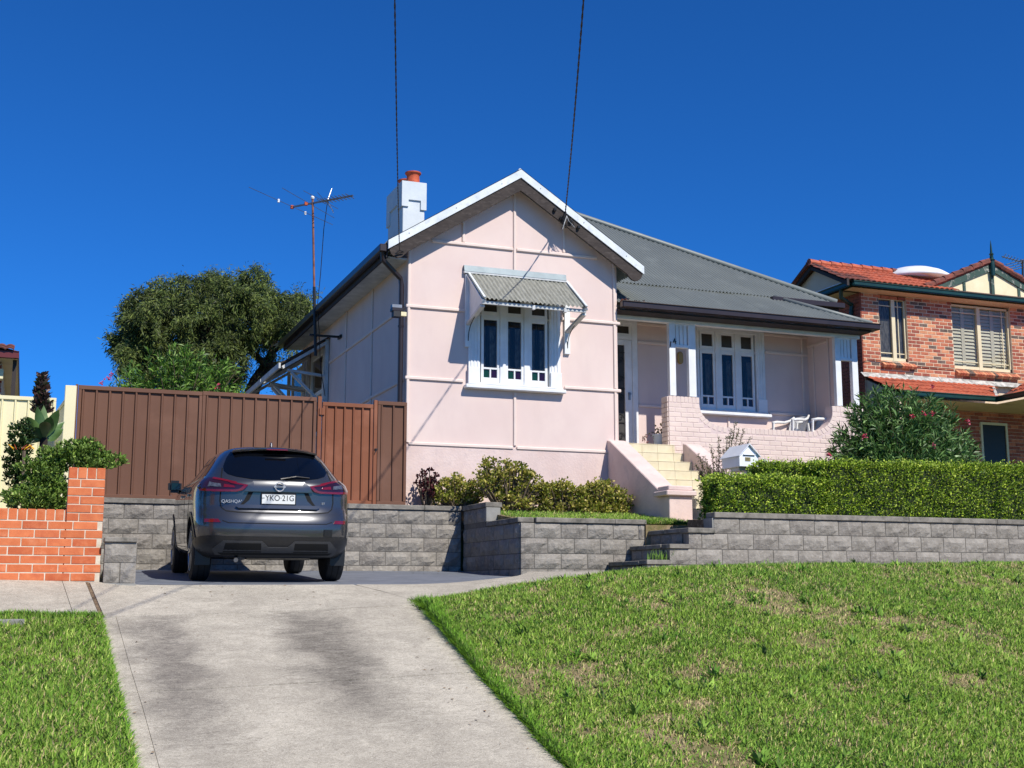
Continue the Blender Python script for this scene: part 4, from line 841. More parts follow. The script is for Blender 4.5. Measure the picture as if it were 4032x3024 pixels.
put_block(WL, (.905, 13.3, .365), .31, .20, '-y'); put_block(WL, (.825, 13.3, .16), .15, .20, '-y'); put_block(WL, (.985, 13.3, .16), .15, .20, '-y'); piece('cap_block', (.32, .2, .05), M['cap'], (.90, 13.385, .492), WL, .008); piece('cap_block', (.31, .16, .05), M['concrete_smooth'], (.91, 13.37, .03), WL, .006)
MB().box(.60, .70, 13.75, 18.2, -.05, .7).build('return_wall', M['omortar'], WL)
# ------------------------------------------------------------ orange brick garden wall with pillar
OB = tag(MB().box(-3.0, .36, 13.404, 13.60, .0, .785).build('brick_wall', M['omortar']), 'low orange brick front wall ending in a square pillar', 'wall')
MB().box(.372, .718, 13.405, 13.74, -.05, 1.216).build('pillar_core', M['omortar'], OB)
def ob(a, b, z0, h, Y=13.4, dep=.1): piece('brick', (round(b-a, 3), dep, round(h, 3)), M['obrick'][RNG.randrange(3)], ((a+b)/2, Y+dep/2+RNG.uniform(-.002,.002), z0+h/2), OB, .003)
zb0 = .078; 
for k in range(7):
    z0 = zb0+.086*k; X = -2.2+(.12 if k % 2 else 0)
    while X < .72:
        a, b = X, min(X+.23, .722); X += .24
        if b-a > .05: ob(a, b, z0, .076)
X = -2.2
while X < .36: ob(X, min(X+.078, .362), zb0+.602, .112); X += .088
for k in range(5):
    z0 = zb0+.602+.086*k
    for a, b in (((.368, .598), (.608, .722)) if k % 2 else ((.368, .482), (.492, .722))): ob(a, b, z0, .076)
for k in range(4): ob(.368+.0905*k, .368+.0905*k+.081, zb0+1.032, .112)
for k in range(13):
    z0 = zb0+.086*k
    piece('brick', (.1, .16, .076), M['obrick'][k % 3], (.676, 13.585 if k % 2 else 13.595, z0+.038), OB, .003)
# raised garden behind it and the front terraces
def soilpatch(name, pts, mat, kind='structure'):
    o = MB().poly(pts).build(name, M[mat], fix=False); return tag(o, kind=kind)
grid_patch('garden_bed', lambda Y: -8, lambda Y: .66, 13.6, 22, lambda X, Y: .72+.02*(Y-13.6), 10, 10, M['soil'], thick=.3, kind='structure')
grid_patch('front_lawn', lambda Y: 6.45, lambda Y: 9.06, 16.08, 19.0, lambda X, Y: .93+.13*(Y-16.08), 10, 10, M['lawnsoil'], thick=.4, kind='structure')
grid_patch('front_lawn', lambda Y: 8.2, lambda Y: 9.06, 15.88, 16.08, lambda X, Y: .90, 4, 2, M['lawnsoil'], thick=.4, kind='structure')
grid_patch('garden_bed', lambda Y: 5.45, lambda Y: 6.46, 18.46, 19.0, lambda X, Y: 1.2, 4, 3, M['soil'], thick=.4, kind='structure')
grid_patch('garden_bed', lambda Y: 8.72 if Y < 15.9 else 10.3, lambda Y: 17.4, 14.88, 22.2, lambda X, Y: .93+.05*(Y-14.88), 14, 10, M['soil'], thick=.3, kind='structure')
n = 14000; Yg = 16.1+NR.random(n)*2.8; Xg = 6.5+NR.random(n)*2.55; lawn('front_lawn_grass', Xg, Yg, lambda X, Y: .93+.13*(Y-16.08), 'short sunlit grass on the terrace before the jade shrubs', False, .9, 70)
n = 5000; Yg = 15.9+NR.random(n)**1.5*.7; Xg = 8.2+NR.random(n)*.85; lawn('front_lawn_grass', Xg, Yg, lambda X, Y: .92+.0*X+.13*np.maximum(0, Y-16.08), 'small tuft of grass between the steps and the pier', False, 1.3, 80)
# ------------------------------------------------------------ steel sheet fences and gates
def board_mesh(h, w, mat):
    key = ('board', round(h, 3), round(w, 3), mat.name)
    if key in PIECE: return PIECE[key]
    pr = [(0, 0), (.0, -.004), (.012, -.030), (.030, -.030), (.042, -.004), (w*.5, -.002), (w-.012, -.002), (w, 0)]
    m = MB()
    for (x, y) in pr: m.v += [Vector((x, y, 0)), Vector((x, y, h))]
    for i in range(len(pr)-1): m.f.append((2*i, 2*i+2, 2*i+3, 2*i+1))
    me = bpy.data.meshes.new('fence_board'); me.from_pydata(m.v, [], m.f); me.materials.append(mat); PIECE[key] = me; return me
def panel(name, label, x0, x1, z0, z1, Y, mat, st=.045, n=None, cat='gate', group=None, rz=0, topr=.06):
    o = empty(name, (x0, Y, z0), label, cat, group); m = M[mat]; w = x1-x0
    MB().box(x0, x1, Y-.035, Y+.015, z1-topr, z1).build('top_rail', m, o, bevel=.004); MB().box(x0, x1, Y-.03, Y+.015, z0, z0+.05).build('bottom_rail', m, o, bevel=.004)
    for a in (x0, x1-st): MB().box(a, a+st, Y-.034, Y+.015, z0+.051, z1-topr-.001).build('stile', m, o, bevel=.004)
    ww = w-2*st; n = n or max(1, round(ww/.19)); bw = ww/n
    for k in range(n):
        b = bpy.data.objects.new('fence_board', board_mesh(z1-topr-z0-.05, bw, m)); COL.objects.link(b); b.parent = o; b.location = (st+bw*k, 0, .05)
    o.rotation_euler = (0, 0, rz); return o
FY = 18.46
panel('steel_gate', 'brown steel sheet gate leaf furthest left, above the brick pillar', .57, 2.288, 1.27, 2.85, FY, 'brownfence', n=9)
panel('steel_gate', 'middle brown steel sheet gate leaf behind the car roof', 2.292, 3.98, 1.27, 2.86, FY, 'brownfence', n=9)
panel('steel_gate', 'narrow rust brown pedestrian gate right of the car', 4.075, 4.865, 1.27, 2.80, FY+.01, 'browngate', n=5)
pf = panel('steel_fence', 'slim brown fence panel between the pedestrian gate and the pink house', 4.935, 5.40, 1.27, 2.86, FY, 'brownfence', n=2, cat='fence')
for a, b, zt in ((4.0, 4.06, 2.88), (4.875, 4.93, 2.87)): MB().box(a, b, FY-.03, FY+.03, 1.26, zt).build('post', M['browngate'], pf, bevel=.004)
MB().box(.53, .565, FY-.03, FY+.03, 1.26, 2.86).build('post', M['brownfence'], pf)
m = MB(); q = PY(1268, 1620, FY-.04); m.box(q.x-.04, q.x-.005, FY-.05, FY-.036, q.z-.05, q.z+.05); m.box(q.x+.005, q.x+.04, FY-.045, FY-.03, q.z-.05, q.z+.05); m.tube([(q.x, FY-.05, q.z-.055), (q.x, FY-.05, q.z+.055)], .008, 6); m.build('hinge', M['browngate'], pf)
m = MB(); q = PY(1480, 1775, FY-.04); m.bar((q.x+.01, FY-.055, q.z+.03), (q.x-.015, FY-.055, q.z-.03), .012, .012); m.box(q.x-.02, q.x+.03, FY-.05, FY-.035, q.z+.02, q.z+.035); m.build('latch', M['iron'], pf)
a = Vector((.50, 18.25, 0)); zf_ = .75
cf = panel('steel_fence', 'cream steel fence running back beside the brown gate', 0, 2.75, zf_, 2.78, 0, 'creamfence', n=12, cat='fence')
dv = PY(222, 1583, 21.0)-a; cf.location = (a.x, a.y, zf_); cf.rotation_euler = (0, 0, math.atan2(dv.y, dv.x)); ORG[cf.name] = Vector((0,0,zf_))
cp = tag(MB().box(.385, .535, 18.12, 18.24, .75, 2.79).build('fence_post', M['creamfence'], bevel=.006), 'wide cream steel post at the left end of the brown gates', 'post')
x1_ = PY(222, 1575, 21.05)
panel('steel_fence', 'cream steel fence panel facing the street behind the left garden', -1.9, x1_.x, 1.0, PY(100, 1562, 21.05).z, 21.05, 'creamfence', n=11, cat='fence')
# ------------------------------------------------------------ two storey brick neighbour on the right
NY = 23.6; NX = 17.91
nb = empty('brick_house', (NX, NY, 1.2), 'two storey mixed red brick house with terracotta tiled roof at the right edge', 'house')
def nbb(name, mat, *bx, parent=nb, bevel=0):
    m = MB()
    for b in bx: m.box(*b)
    return m.build(name, M[mat], parent, bevel=bevel)
W1 = (18.43, 19.23, 5.30, 6.82); W2 = (20.57, 22.36, 5.24, 6.83); WTOP = 6.86
core = nbb('wall', 'nmortar', (NX+.03, W1[0], NY+.006, NY+.2, 2.0, 7.0), (W1[1], W2[0], NY+.006, NY+.2, 2.0, 7.0), (W2[1], 27, NY+.006, NY+.2, 2.0, 7.0), (W1[0], W1[1], NY+.006, NY+.2, 2.0, W1[2]-.02), (W2[0], W2[1], NY+.006, NY+.2, 2.0, W2[2]-.02), (NX+.02, NX+.2, NY+.2, 26.1, 2.0, 7.0))
brickc = [0]
def nbrick(a, b, z0, zlist=None, Y=NY, dep=.05, join=None):
    r = RNG.random(); mi = 0 if r < .36 else 1 if r < .66 else 2 if r < .87 else 3
    piece('brick', (round(b-a-.006, 2), dep, .068), M['nbrick'][mi], ((a+b)/2, Y+dep/2, z0+.038), core, .002); brickc[0] += 1
def openings(z):
    o = []
    for w in (W1, W2):
        if w[2]-.12 < z < w[3]: o.append((w[0], w[1]))
    return o
k = 0; z = 6.87
while z > 4.90:
    z -= .086; X = NX+(0 if k % 2 else -.12); k += 1
    while X < 23.1:
        a, b = max(X, NX), X+.23; X += .24
        segs = [(a, b)]
        for (p, q) in openings(z+.04):
            ns = []
            for (s, e) in segs:
                if e <= p or s >= q: ns.append((s, e))
                else:
                    if s < p-.03: ns.append((s, p-.004))
                    if e > q+.03: ns.append((q+.004, e))
            segs = ns
        for (s, e) in segs:
            if e-s > .03: nbrick(s, e, z)
# left flank: bricks as joined relief (seen edge on)
fl = MB(); k = 0; z = 6.9
while z > 2.6:
    z -= .086; Yq = NY+(0 if k % 2 else -.12); k += 1
    while Yq < 26: fl.box(NX-.002, NX+.03, max(Yq, NY), Yq+.23, z, z+.076); Yq += .24
tag(fl.build('flank_bricks', M['nbrick'][1], nb), kind='stuff')
lo = MB(); lo2 = MB(); k = 0; z = 4.28
while z > 2.3:
    z -= .086; X = 19.4+(0 if k % 2 else -.12); k += 1
    while X < 26:
        if not (21.22 < X+.11 < 22.02 and z < 3.92): (lo if RNG.random() < .6 else lo2).box(X, X+.23, NY-.002, NY+.03, z, z+.076)
        X += .24
tag(lo.build('lower_wall_bricks', M['nbrick'][1], nb), kind='stuff'); tag(lo2.build('lower_wall_bricks', M['nbrick'][0], nb), kind='stuff')
# sloping brick sills
for (a, b, zt) in ((W1[0]-.0, W1[1]+.16, W1[2]-.03), (W2[0], W2[1]+.13, W2[2]-.03)):
    n = round((b-a)/.088); wB = (b-a)/n
    for k in range(n):
        mi = 3 if k in (4, 5, 13) else 0 if k % 3 else 2
        o = piece('sill_brick', (round(wB-.010, 3), .23, .075), M['nbrick'][mi], (a+wB*(k+.5), NY-.0, zt-.06), nb, .003); o.rotation_euler = (math.radians(38), 0, 0)
# windows
def nwin(w, muls, label, blind):
    a, b, z0, z1 = w; Y = NY+.09; m = MB(); f = .045
    m.box(a, b, Y-.03, Y+.04, z1-f, z1); m.box(a, b, Y-.03, Y+.04, z0, z0+f+.03); m.box(a, a+f, Y-.03, Y+.04, z0, z1); m.box(b-f, b, Y-.03, Y+.04, z0, z1)
    for x in muls: m.box(x-.05, x+.05, Y-.035, Y+.04, z0, z1)
    o = m.build('window', M['aluwin'], nb); tag(o, label)
    g = MB(); edges = [a+f]+[e for x in muls for e in (x-.05, x+.05)]+[b-f]
    MB().quad((a, Y+.01, z0), (b, Y+.01, z0), (b, Y+.01, z1), (a, Y+.01, z1)).build('pane', M['lglass'] if blind else M['glass'], o)
    for i in range(0, len(edges), 2):
        l, r = edges[i], edges[i+1]; sg = MB()
        for zz in ((z0+.19, z1-.19)): MB().box(l, r, Y-.006, Y+.008, zz-.010, zz+.010).build('glazing_bar', M['aluwin'], o)
        if i: MB().box(r-.16, r-.14, Y-.007, Y+.007, z0+.05, z1-.05).build('glazing_bar', M['aluwin'], o)
    if blind:
        for i in range(0, len(edges), 2):
            l, r = edges[i], edges[i+1]; z = z0+.08
            mid = (l+r)/2
            fr = MB(); fr.box(mid-.05, mid+.05, Y+.05, Y+.08, z0, z1); fr.box(l-.02, l+.03, Y+.05, Y+.08, z0, z1); fr.box(r-.03, r+.02, Y+.05, Y+.08, z0, z1); fr.build('shutter_frame', M['blind'], o)
            while z < z1-.03:
                for (p, q) in ((l+.03, mid-.05), (mid+.05, r-.03)):
                    s = piece('louvre', (round(q-p, 3), .012, .10), M['blind'], ((p+q)/2, Y+.075, z), o, .003); s.rotation_euler = (math.radians(-25), 0, 0)
                z += .085
    else: MB().box(a, b, Y+.05, Y+.06, z0, z1).build('curtain', M['curtain'], o)
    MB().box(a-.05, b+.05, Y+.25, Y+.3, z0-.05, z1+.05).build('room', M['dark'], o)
nwin(W1, [18.88], 'narrow cream framed upstairs window', False); nwin(W2, [21.42], 'wide cream framed upstairs window with louvred shutters', True)
m = MB(); lw = (21.27, 21.97, 2.2, 3.90); m.box(lw[0]-.06, lw[0], NY-.03, NY+.05, 2.2, 3.96); m.box(lw[1], lw[1]+.06, NY-.03, NY+.05, 2.2, 3.96); m.box(lw[0], lw[1], NY-.03, NY+.05, 3.90, 3.96); o = m.build('window', M['aluwin'], nb); MB().quad((lw[0], NY-.004, 2.2), (lw[1], NY-.004, 2.2), (lw[1], NY-.004, 3.9), (lw[0], NY-.004, 3.9)).build('pane', pm('dark_fly_screen', (.012,.012,.012), None, .4), o)
# eaves, gutters
GYn = NY-.40; gz = 7.02
MB().quad((NX-.45, GYn+.05, 6.875), (27, GYn+.05, 6.875), (27, NY+.1, 6.875), (NX-.45, NY+.1, 6.875)).build('soffit', M['soffit'], nb)
MB().quad((NX-.45, NY, 6.875), (NX+.1, NY, 6.875), (NX+.1, 26.2, 6.875), (NX-.45, 26.2, 6.875)).build('soffit', M['soffit'], nb)
def ngut(a, b): 
    m = MB(); m.bar(a, b, .11, .12); o = m.build('gutter', M['greengut'], nb, bevel=.02); m2 = MB(); off = Vector((0, -.057, .045)) if abs(b[0]-a[0]) > abs(b[1]-a[1]) else Vector((-.057, 0, .045)); m2.tube([Vector(a)+off, Vector(b)+off], .016, 6); m2.build('gutter_bead', M['greengut'], o); return o
ngut((NX-.50, GYn, gz-.06), (27, GYn, gz-.06)); ngut((NX-.50, GYn+.06, gz-.06), (NX-.50, 26.0, gz-.06))
MB().tube([(NX-.50, GYn+.25, gz+.02), (NX-.50, 24.8, gz+.02)], .03, 8).build('white_pipe', M['white'], nb)
MB().tube([(NX-.45, GYn+.5, gz-.1), (NX-.42, GYn+.55, gz-.28), (NX-.06, NY+.25, gz-.40), (NX-.06, NY+.28, gz-.55), (NX-.06, NY+.28, 4.6)], .05, 8).build('downpipe', M['greengut'], nb, smooth=40)
# roof tiles: one curved tile, copied
def tile_mesh(mat, w=.30, l=.36):
    key = ('tile', mat.name, w, l)
    if key in PIECE: return PIECE[key]
    m = MB(); nx = 8
    for j, yy in enumerate((0, l)):
        for i in range(nx+1):
            u = i/nx; m.v.append(Vector((w*u, yy, .028*abs(math.sin(u*2*math.pi))**.8+(.022 if j == 0 else 0))))
    W = nx+1; m.f = [(i, i+1, W+i+1, W+i) for i in range(nx)]
    n = len(m.v)
    for i in range(nx+1): m.v.append(m.v[i]-Vector((0, 0, .02)))
    m.f += [(n+i, n+i+1, i+1, i) for i in range(nx)]
    me = bpy.data.meshes.new('roof_tile'); me.from_pydata(m.v, [], m.f); me.materials.append(mat); PIECE[key] = me
    for p in me.polygons: p.use_smooth = True
    me.set_sharp_from_angle(angle=math.radians(50)); return me
def tiles(parent, origin, ux, up, wcount, rows, matf, clip=None, w=.30, l=.33):
    ux = Vector(ux).normalized(); up = Vector(up).normalized(); nz = ux.cross(up)
    R = Matrix((ux, up, nz)).transposed().to_4x4()
    for r in range(rows):
        for k in range(wcount):
            if clip and not clip((k+.5)*w, (r+.5)*l): continue
            o = bpy.data.objects.new('roof_tile', tile_mesh(matf(r, k), w)); COL.objects.link(o); o.parent = parent
            o.matrix_local = Matrix.Translation(Vector(origin)+ux*(w*k)+up*(l*r)-ORG[parent.name]) @ R
# main roof: ridge along X, front slope tiled
rp = .50; RYn = 24.55; RZn = gz+.03+(RYn-GYn)*rp
mrf = MB(); mrf.quad((NX-.75, GYn-.02, gz-.01), (27, GYn-.02, gz-.01), (27, RYn, RZn-.04), (NX-.75, RYn, RZn-.04)); mrf.quad((NX-.75, RYn, RZn-.04), (27, RYn, RZn-.04), (27, 26.1, gz), (NX-.75, 26.1, gz)); ro = mrf.build('roof', M['darktile'], nb)
tiles(ro, (NX-.75, GYn-.04, gz+.0), (1,0,0), (0, 1, rp), 11, 5, lambda r, k: M['darktile'] if k == 0 or (r < 2 and k < 3) else M['terracotta'])
# left gable end: cream infill, dark barge boards
xg = NX-.62
MB().prism([(xg+.1, GYn+.3, gz+.02), (xg+.1, 25.95, gz+.02), (xg+.1, RYn, RZn-.12)], (.06, 0, 0)).build('gable_infill', M['soffit'], nb)
for ya, za in ((GYn-.05, gz-.02), (26.05, gz-.06)):
    b = MB(); b.prism([(xg-.06, ya, za-.12), (xg-.06, ya, za+.05), (xg-.06, RYn, RZn+.05), (xg-.06, RYn, RZn-.14)], (.06, 0, 0)); b.build('barge_board', M['soffitdark'], nb)
for k in range(10):
    u = k/10; MB().tube([(xg-.05, RYn+(26.05-RYn)*u, RZn+.05+(gz-.08-RZn)*u), (xg-.05, RYn+(26.05-RYn)*(u+.11), RZn+.05+(gz-.08-RZn)*(u+.11))], .07, 6).build('barge_tile', M['darktile'], ro)
for k in range(26):
    MB().tube([(NX-.72+.30*k, RYn, RZn+.035), (NX-.72+.30*k+.33, RYn, RZn+.022)], [.10, .085], 8).build('ridge_tile', M['terracotta'] if k < 8 else M['darktile'], ro)
# white domed skylight
d = MB(); cq = PY(3600, 1083, RYn+.2)
d.lathe([(.95, 0), (.92, .08), (.75, .2), (.5, .30), (.25, .345), (.02, .36)], (cq.x-.05, cq.y, RZn-.12), 24); d.build('skylight_dome', M['white'], nb, smooth=True)
# front gable over the gutter
gyf = GYn+.18; ap = PY(3897, 1030, gyf); gl = PY(3642, 1122, gyf); hwid = ap.x-gl.x; gb = gz+.03
MB().prism([(ap.x-hwid, gyf, gb), (ap.x+hwid, gyf, gb), (ap.x, gyf, ap.z-.08)], (0, .06, 0)).build('gable_infill', M['cream'], nb)
for s in (-1, 1):
    MB().prism([(ap.x, gyf-.04, ap.z-.05), (ap.x+s*hwid, gyf-.04, gb-.02), (ap.x+s*(hwid-.42), gyf-.04, gb-.02), (ap.x, gyf-.04, ap.z-.24)], (0, .04, 0)).build('barge_board', M['greentrim'], nb)
    for k in range(7):
        u0, u1 = k/7, (k+1.15)/7; MB().tube([(ap.x+s*hwid*u0, gyf-.03, ap.z+.01+(gb+.03-ap.z)*u0), (ap.x+s*hwid*u1, gyf-.03, ap.z+.035+(gb+.03-ap.z)*u1)], [.075, .085], 7).build('barge_tile', M['darktile'], ro)
    MB().quad((ap.x, gyf, ap.z-.04), (ap.x+s*hwid*1.05, gyf, gb-.04), (ap.x+s*hwid*1.05, RYn, gb-.04), (ap.x, RYn, ap.z-.04)).build('gable_slope', M['terracotta'], ro)
    for u in (.42, .80): MB().box(ap.x+s*hwid*u-.035, ap.x+s*hwid*u+.035, gyf-.025, gyf-.001, gb, ap.z-.16-(ap.z-gb)*u).build('gable_strip', M['greentrim'], nb)
MB().box(ap.x-.045, ap.x+.045, gyf-.06, gyf-.03, gb, ap.z-.0).build('gable_strip', M['greentrim'], nb)
MB().lathe([(.06,-.4),(.07,-.2),(.06,-.02),(.085,.0),(.05,.03),(.04,.12),(.06,.15),(.03,.18),(.02,.36),(.004,.5)], (ap.x, gyf-.07, ap.z+.02), 10).build('finial', M['greengut'], nb, smooth=40)
# lower skirt roof with flashing
lz1, lz0, ly0 = 4.86, 4.34, 22.45
lrf = MB().quad((NX+.05, NY+.02, lz1-.03), (21.6, NY+.02, lz1-.03), (20.75, ly0, lz0-.03), (NX+.05, ly0, lz0-.03)).build('lower_roof', M['darktile'], nb)
sl = Vector((0, NY-ly0, lz1-lz0)); 
tiles(lrf, (NX+.02, ly0-.04, lz0), (1,0,0), sl, 12, 4, lambda r, k: M['terracotta'], clip=lambda x, y: x < 2.75+y*.75, l=.315)
# return slope facing left over the wing
sl2 = Vector((.85, 0, .42)); MB().quad((20.75, ly0, lz0-.03), (20.75, 19.8, lz0-.03), (26, 19.8, 6.8), (26, NY-.03, 6.8)).build('lower_roof', M['terracotta'], nb)
tiles(lrf, (20.72, ly0-.1, lz0), (0,-1,0), sl2, 7, 5, lambda r, k: M['terracotta'] if (r+k) % 3 else M['darktile'], l=.315)
for k in range(5): MB().tube([Vector((20.72+.2*k, ly0+.24*k, lz0+.03+.105*k)), Vector((20.72+.2*k+.22, ly0+.24*k+.27, lz0+.03+.105*k+.11))], .05, 6).build('valley_bead', M['bed'], lrf)
f = MB(); k = 0; X = NX-.08
while X < 22.2:
    w_ = RNG.uniform(.45, .8); f.prism([(X, NY-.002, lz1+.12+RNG.uniform(-.015,.015)), (X+w_, NY-.002, lz1+.115), (X+w_-.02, NY-.13, lz1-.01), (X, NY-.12, lz1-.0)], (0, -.006, -.012)); X += w_-.02
f.build('flashing', M['bed'], nb)
ngut((NX+.1, ly0-.06, lz0-.03), (20.70, ly0-.06, lz0-.03)); ngut((20.66, ly0-.1, lz0-.03), (20.66, 19.8, lz0-.03))
MB().quad((NX+.05, ly0-.02, lz0-.13), (26, ly0-.02, lz0-.13), (26, NY, lz0-.13), (NX+.05, NY, lz0-.13)).build('soffit', M['soffit'], nb); MB().quad((20.72, 19.8, lz0-.13), (26, 19.8, lz0-.13), (26, ly0-.021, lz0-.13), (20.72, ly0, lz0-.13)).build('soffit', M['soffit'], nb)
MB().prism([(NX+.05, ly0, 2.8), (NX+.05, NY-.005, 2.8), (NX+.05, NY-.005, lz1-.06), (NX+.05, ly0, lz0-.08)], (.08, 0, 0)).build('porch_cheek', M['soffit'], nb)
# cable along the wall
MB().tube([(NX, NY-.02, 5.22), (NX+.3, NY-.025, 5.27), (19.4, NY-.03, 5.20), (22.4, NY-.03, 5.21)], .008, 5).build('wall_cable', M['cable'], nb)
# ------------------------------------------------------------ house at the far left edge
ln = empty('brick_house', (-1.2, 24.5, 1.0), 'corner of a brown tiled house at the far left edge', 'house')
q = PY(75, 1395, 24.0); ez = q.z
MB().box(-4, q.x, 24.0, 24.12, ez-.07, ez+.06).build('gutter', pm('maroon_gutter', L((104,44,44)), None, .4), ln); MB().box(q.x-.12, q.x-.001, 24.121, 32, ez-.07, ez+.06).build('gutter', pm('maroon_gutter_shade', L((92,46,46)), None, .4), ln)  # side run uses a darker copy, shade put into its colour
MB().quad((-4, 24.1, ez-.075), (q.x-.02, 24.1, ez-.075), (q.x-.02, 32, ez-.075), (-4, 32, ez-.075)).build('soffit', M['soffit'], ln)
MB().quad((-4, 23.98, ez+.05), (q.x, 23.98, ez+.05), (q.x-2.6, 28, ez+1.3), (-4, 28, ez+1.3)).build('roof', M['darktile'], ln); MB().tri((q.x, 23.98, ez+.05), (q.x, 32, ez+.05), (q.x-2.6, 28, ez+1.3)).build('roof', M['darktile'], ln)
tiles(ln, (-4.0, 23.95, ez+.06), (1,0,0), (0,4,1.25), 12, 2, lambda r, k: M['darktile'])
wl = MB().box(-4, q.x-.28, 24.55, 31, 1.0, ez-.1).build('wall', M['nmortar'], ln); b1 = MB(); k = 0; z = ez-.12
while z > 1.6:
    z -= .086; X = q.x-.28-.24*6-(.12 if k % 2 else 0); k += 1
    while X < q.x-.3: b1.box(X, min(X+.23, q.x-.276), 24.545, 24.6, z, z+.076); X += .24
tag(b1.build('wall_bricks', M['nbrick'][1], ln), kind='stuff')
MB().box(q.x-.10, q.x-.03, 24.2, 24.26, 1.0, ez-.08).build('downpipe', M['soffitdark'], ln); MB().box(q.x-.62, q.x-.34, 24.3, 24.5, 1.0, ez-.42).build('porch_post', M['white'], ln, bevel=.01); MB().box(q.x-3.0, q.x-.25, 24.28, 24.54, ez-.42, ez-.24).build('porch_beam', M['cream'], ln)
# ------------------------------------------------------------ parked car
car = empty('parked_car', (0,0,0), 'dark grey crossover car seen from behind, parked nose in on the pad', 'car')
m_, t_, b_ = nodes('grey_metallic_paint'); b_.inputs['Base Color'].default_value = (.105,.112,.128,1); b_.inputs['Metallic'].default_value = .75; b_.inputs['Roughness'].default_value = .33; b_.inputs['Coat Weight'].default_value = 1; b_.inputs['Coat Roughness'].default_value = .03
fk = noise(t_, pos(t_), 900, 2); mc = mixc(t_, fk, (.062,.063,.067), (.105,.106,.110)); t_.links.new(mc, b_.inputs['Base Color']); M['paint'] = m_
M['blackplastic'] = pm('black_bumper_plastic', (.014,.0145,.016), (.018,.0185,.02), .34, 30, bump=.2, bs=300, bd=.001)
M['greyplastic'] = pm('grey_bumper_trim', (.045,.046,.048), (.05,.05,.052), .42, 20)
M['carglass'] = pm('dark_rear_glass', (.0025,.003,.0045), (.003,.0035,.005), .03, spec=.6)
M['redlens'] = pm('red_lamp_lens', (.17,.005,.007), (.12,.004,.006), .15, 20, coat=1); M['darklens'] = pm('smoked_lamp_lens', (.03,.006,.008), (.02,.004,.006), .08, coat=1); M['clearlens'] = pm('clear_lamp_lens', L((116,118,124)), L((84,86,92)), .12, 40, metal=.4, coat=1)
M['chrome'] = pm('chrome', (.55,.55,.55), (.5,.5,.5), .12, metal=1); M['rim'] = pm('silver_alloy', (.42,.43,.44), (.38,.39,.40), .3, metal=.9)
M['badge'] = pm('bright_badge', L((186,188,192)), L((168,170,174)), .3, metal=.2); M['plate'] = pm('white_plate', L((224,226,222)), L((214,216,212)), .5); M['shadow'] = pm('panel_gap', (.004,.004,.004), None, .8)
LV = [ # z, rear y, half width, front y, corner power
 (.28,.20,.80,4.10,2.8),(.32,.12,.85,4.25,2.9),(.38,.06,.875,4.33,3.0),(.46,.022,.888,4.37,3.1),(.56,.0,.893,4.39,3.1),(.63,.0,.897,4.39,3.1),(.69,.012,.90,4.385,3.1),(.745,.03,.902,4.375,3.1),(.785,.062,.902,4.36,3.1),(.82,.085,.903,4.34,3.05),
 (.88,.095,.905,4.30,3.0),(.95,.10,.906,4.22,3.0),(1.02,.10,.903,4.08,2.95),(1.075,.098,.893,3.80,2.9),(1.12,.105,.872,3.42,2.85),(1.155,.135,.842,3.12,2.85),(1.20,.18,.80,2.98,2.9),(1.27,.245,.748,2.86,3.0),(1.34,.31,.703,2.74,3.1),(1.41,.37,.66,2.60,3.1),(1.47,.425,.615,2.45,3.1),(1.515,.47,.57,2.28,3.0),(1.545,.53,.515,2.08,2.9),(1.565,.62,.44,1.9,2.8),(1.58,.76,.33,1.75,2.7),(1.588,.95,.18,1.6,2.6)]
NT = 22; MS = 8
def outline(yr, w, yf, n):
    pts = []; Lr, Lf = min(.72, (yf-yr)*.4), min(1.1, (yf-yr)*.45)
    for i in range(NT+1):
        th = (i/NT)*math.pi/2; pts.append((w*math.sin(th)**(2/n), yr+Lr*(1-math.cos(th)**(2/n))))
    for i in range(1, MS): pts.append((w, yr+Lr+(yf-Lf-yr-Lr)*i/MS))
    for i in range(NT+1):
        th = math.pi/2*(1-i/NT); pts.append((w*math.sin(th)**(2/2.6), yf-Lf*(1-math.cos(th)**(2/2.6))))
    return pts
rows = []
for (z, yr, w_, yf, n) in LV:
    p = outline(yr, w_, yf, n); rows.append([(x, y, z) for x, y in p]+[(-x, y, z) for x, y in p[-2:0:-1]])
K = len(rows[0]); m = MB()
for r in rows: m.v += [Vector(p) for p in r]
for j in range(len(rows)-1):
    for i in range(K): q = (i+1) % K; m.f.append((j*K+i, j*K+q, (j+1)*K+q, (j+1)*K+i))
m.f.append(tuple(reversed(range(K)))); m.f.append(tuple((len(rows)-1)*K+i for i in range(K)))
body = m.build('body', M['paint'], car, smooth=True); body.data.materials.append(M['blackplastic'])
bvh = BVHTree.FromPolygons([v.co.copy() for v in body.data.vertices], [tuple(p.vertices) for p in body.data.polygons])
AX = (.87, 3.516); WR = .342
for y in AX:
    c = MB().lathe([(.395, -1.1), (.395, 1.1)], (0, y, .345), 40, 'x').build('cut', M['blackplastic']); c.data.materials.clear(); c.data.materials.append(M['paint']); c.data.materials.append(M['blackplastic'])
    for p in c.data.polygons: p.material_index = 1
    md = body.modifiers.new('b', 'BOOLEAN'); md.object = c; md.operation = 'DIFFERENCE'; md.solver = 'EXACT'
    bpy.context.view_layer.update(); me = bpy.data.meshes.new_from_object(body.evaluated_get(bpy.context.evaluated_depsgraph_get())); body.modifiers.clear(); body.data = me; bpy.data.objects.remove(c)
body.data.set_sharp_from_angle(angle=math.radians(32))
CX = .95
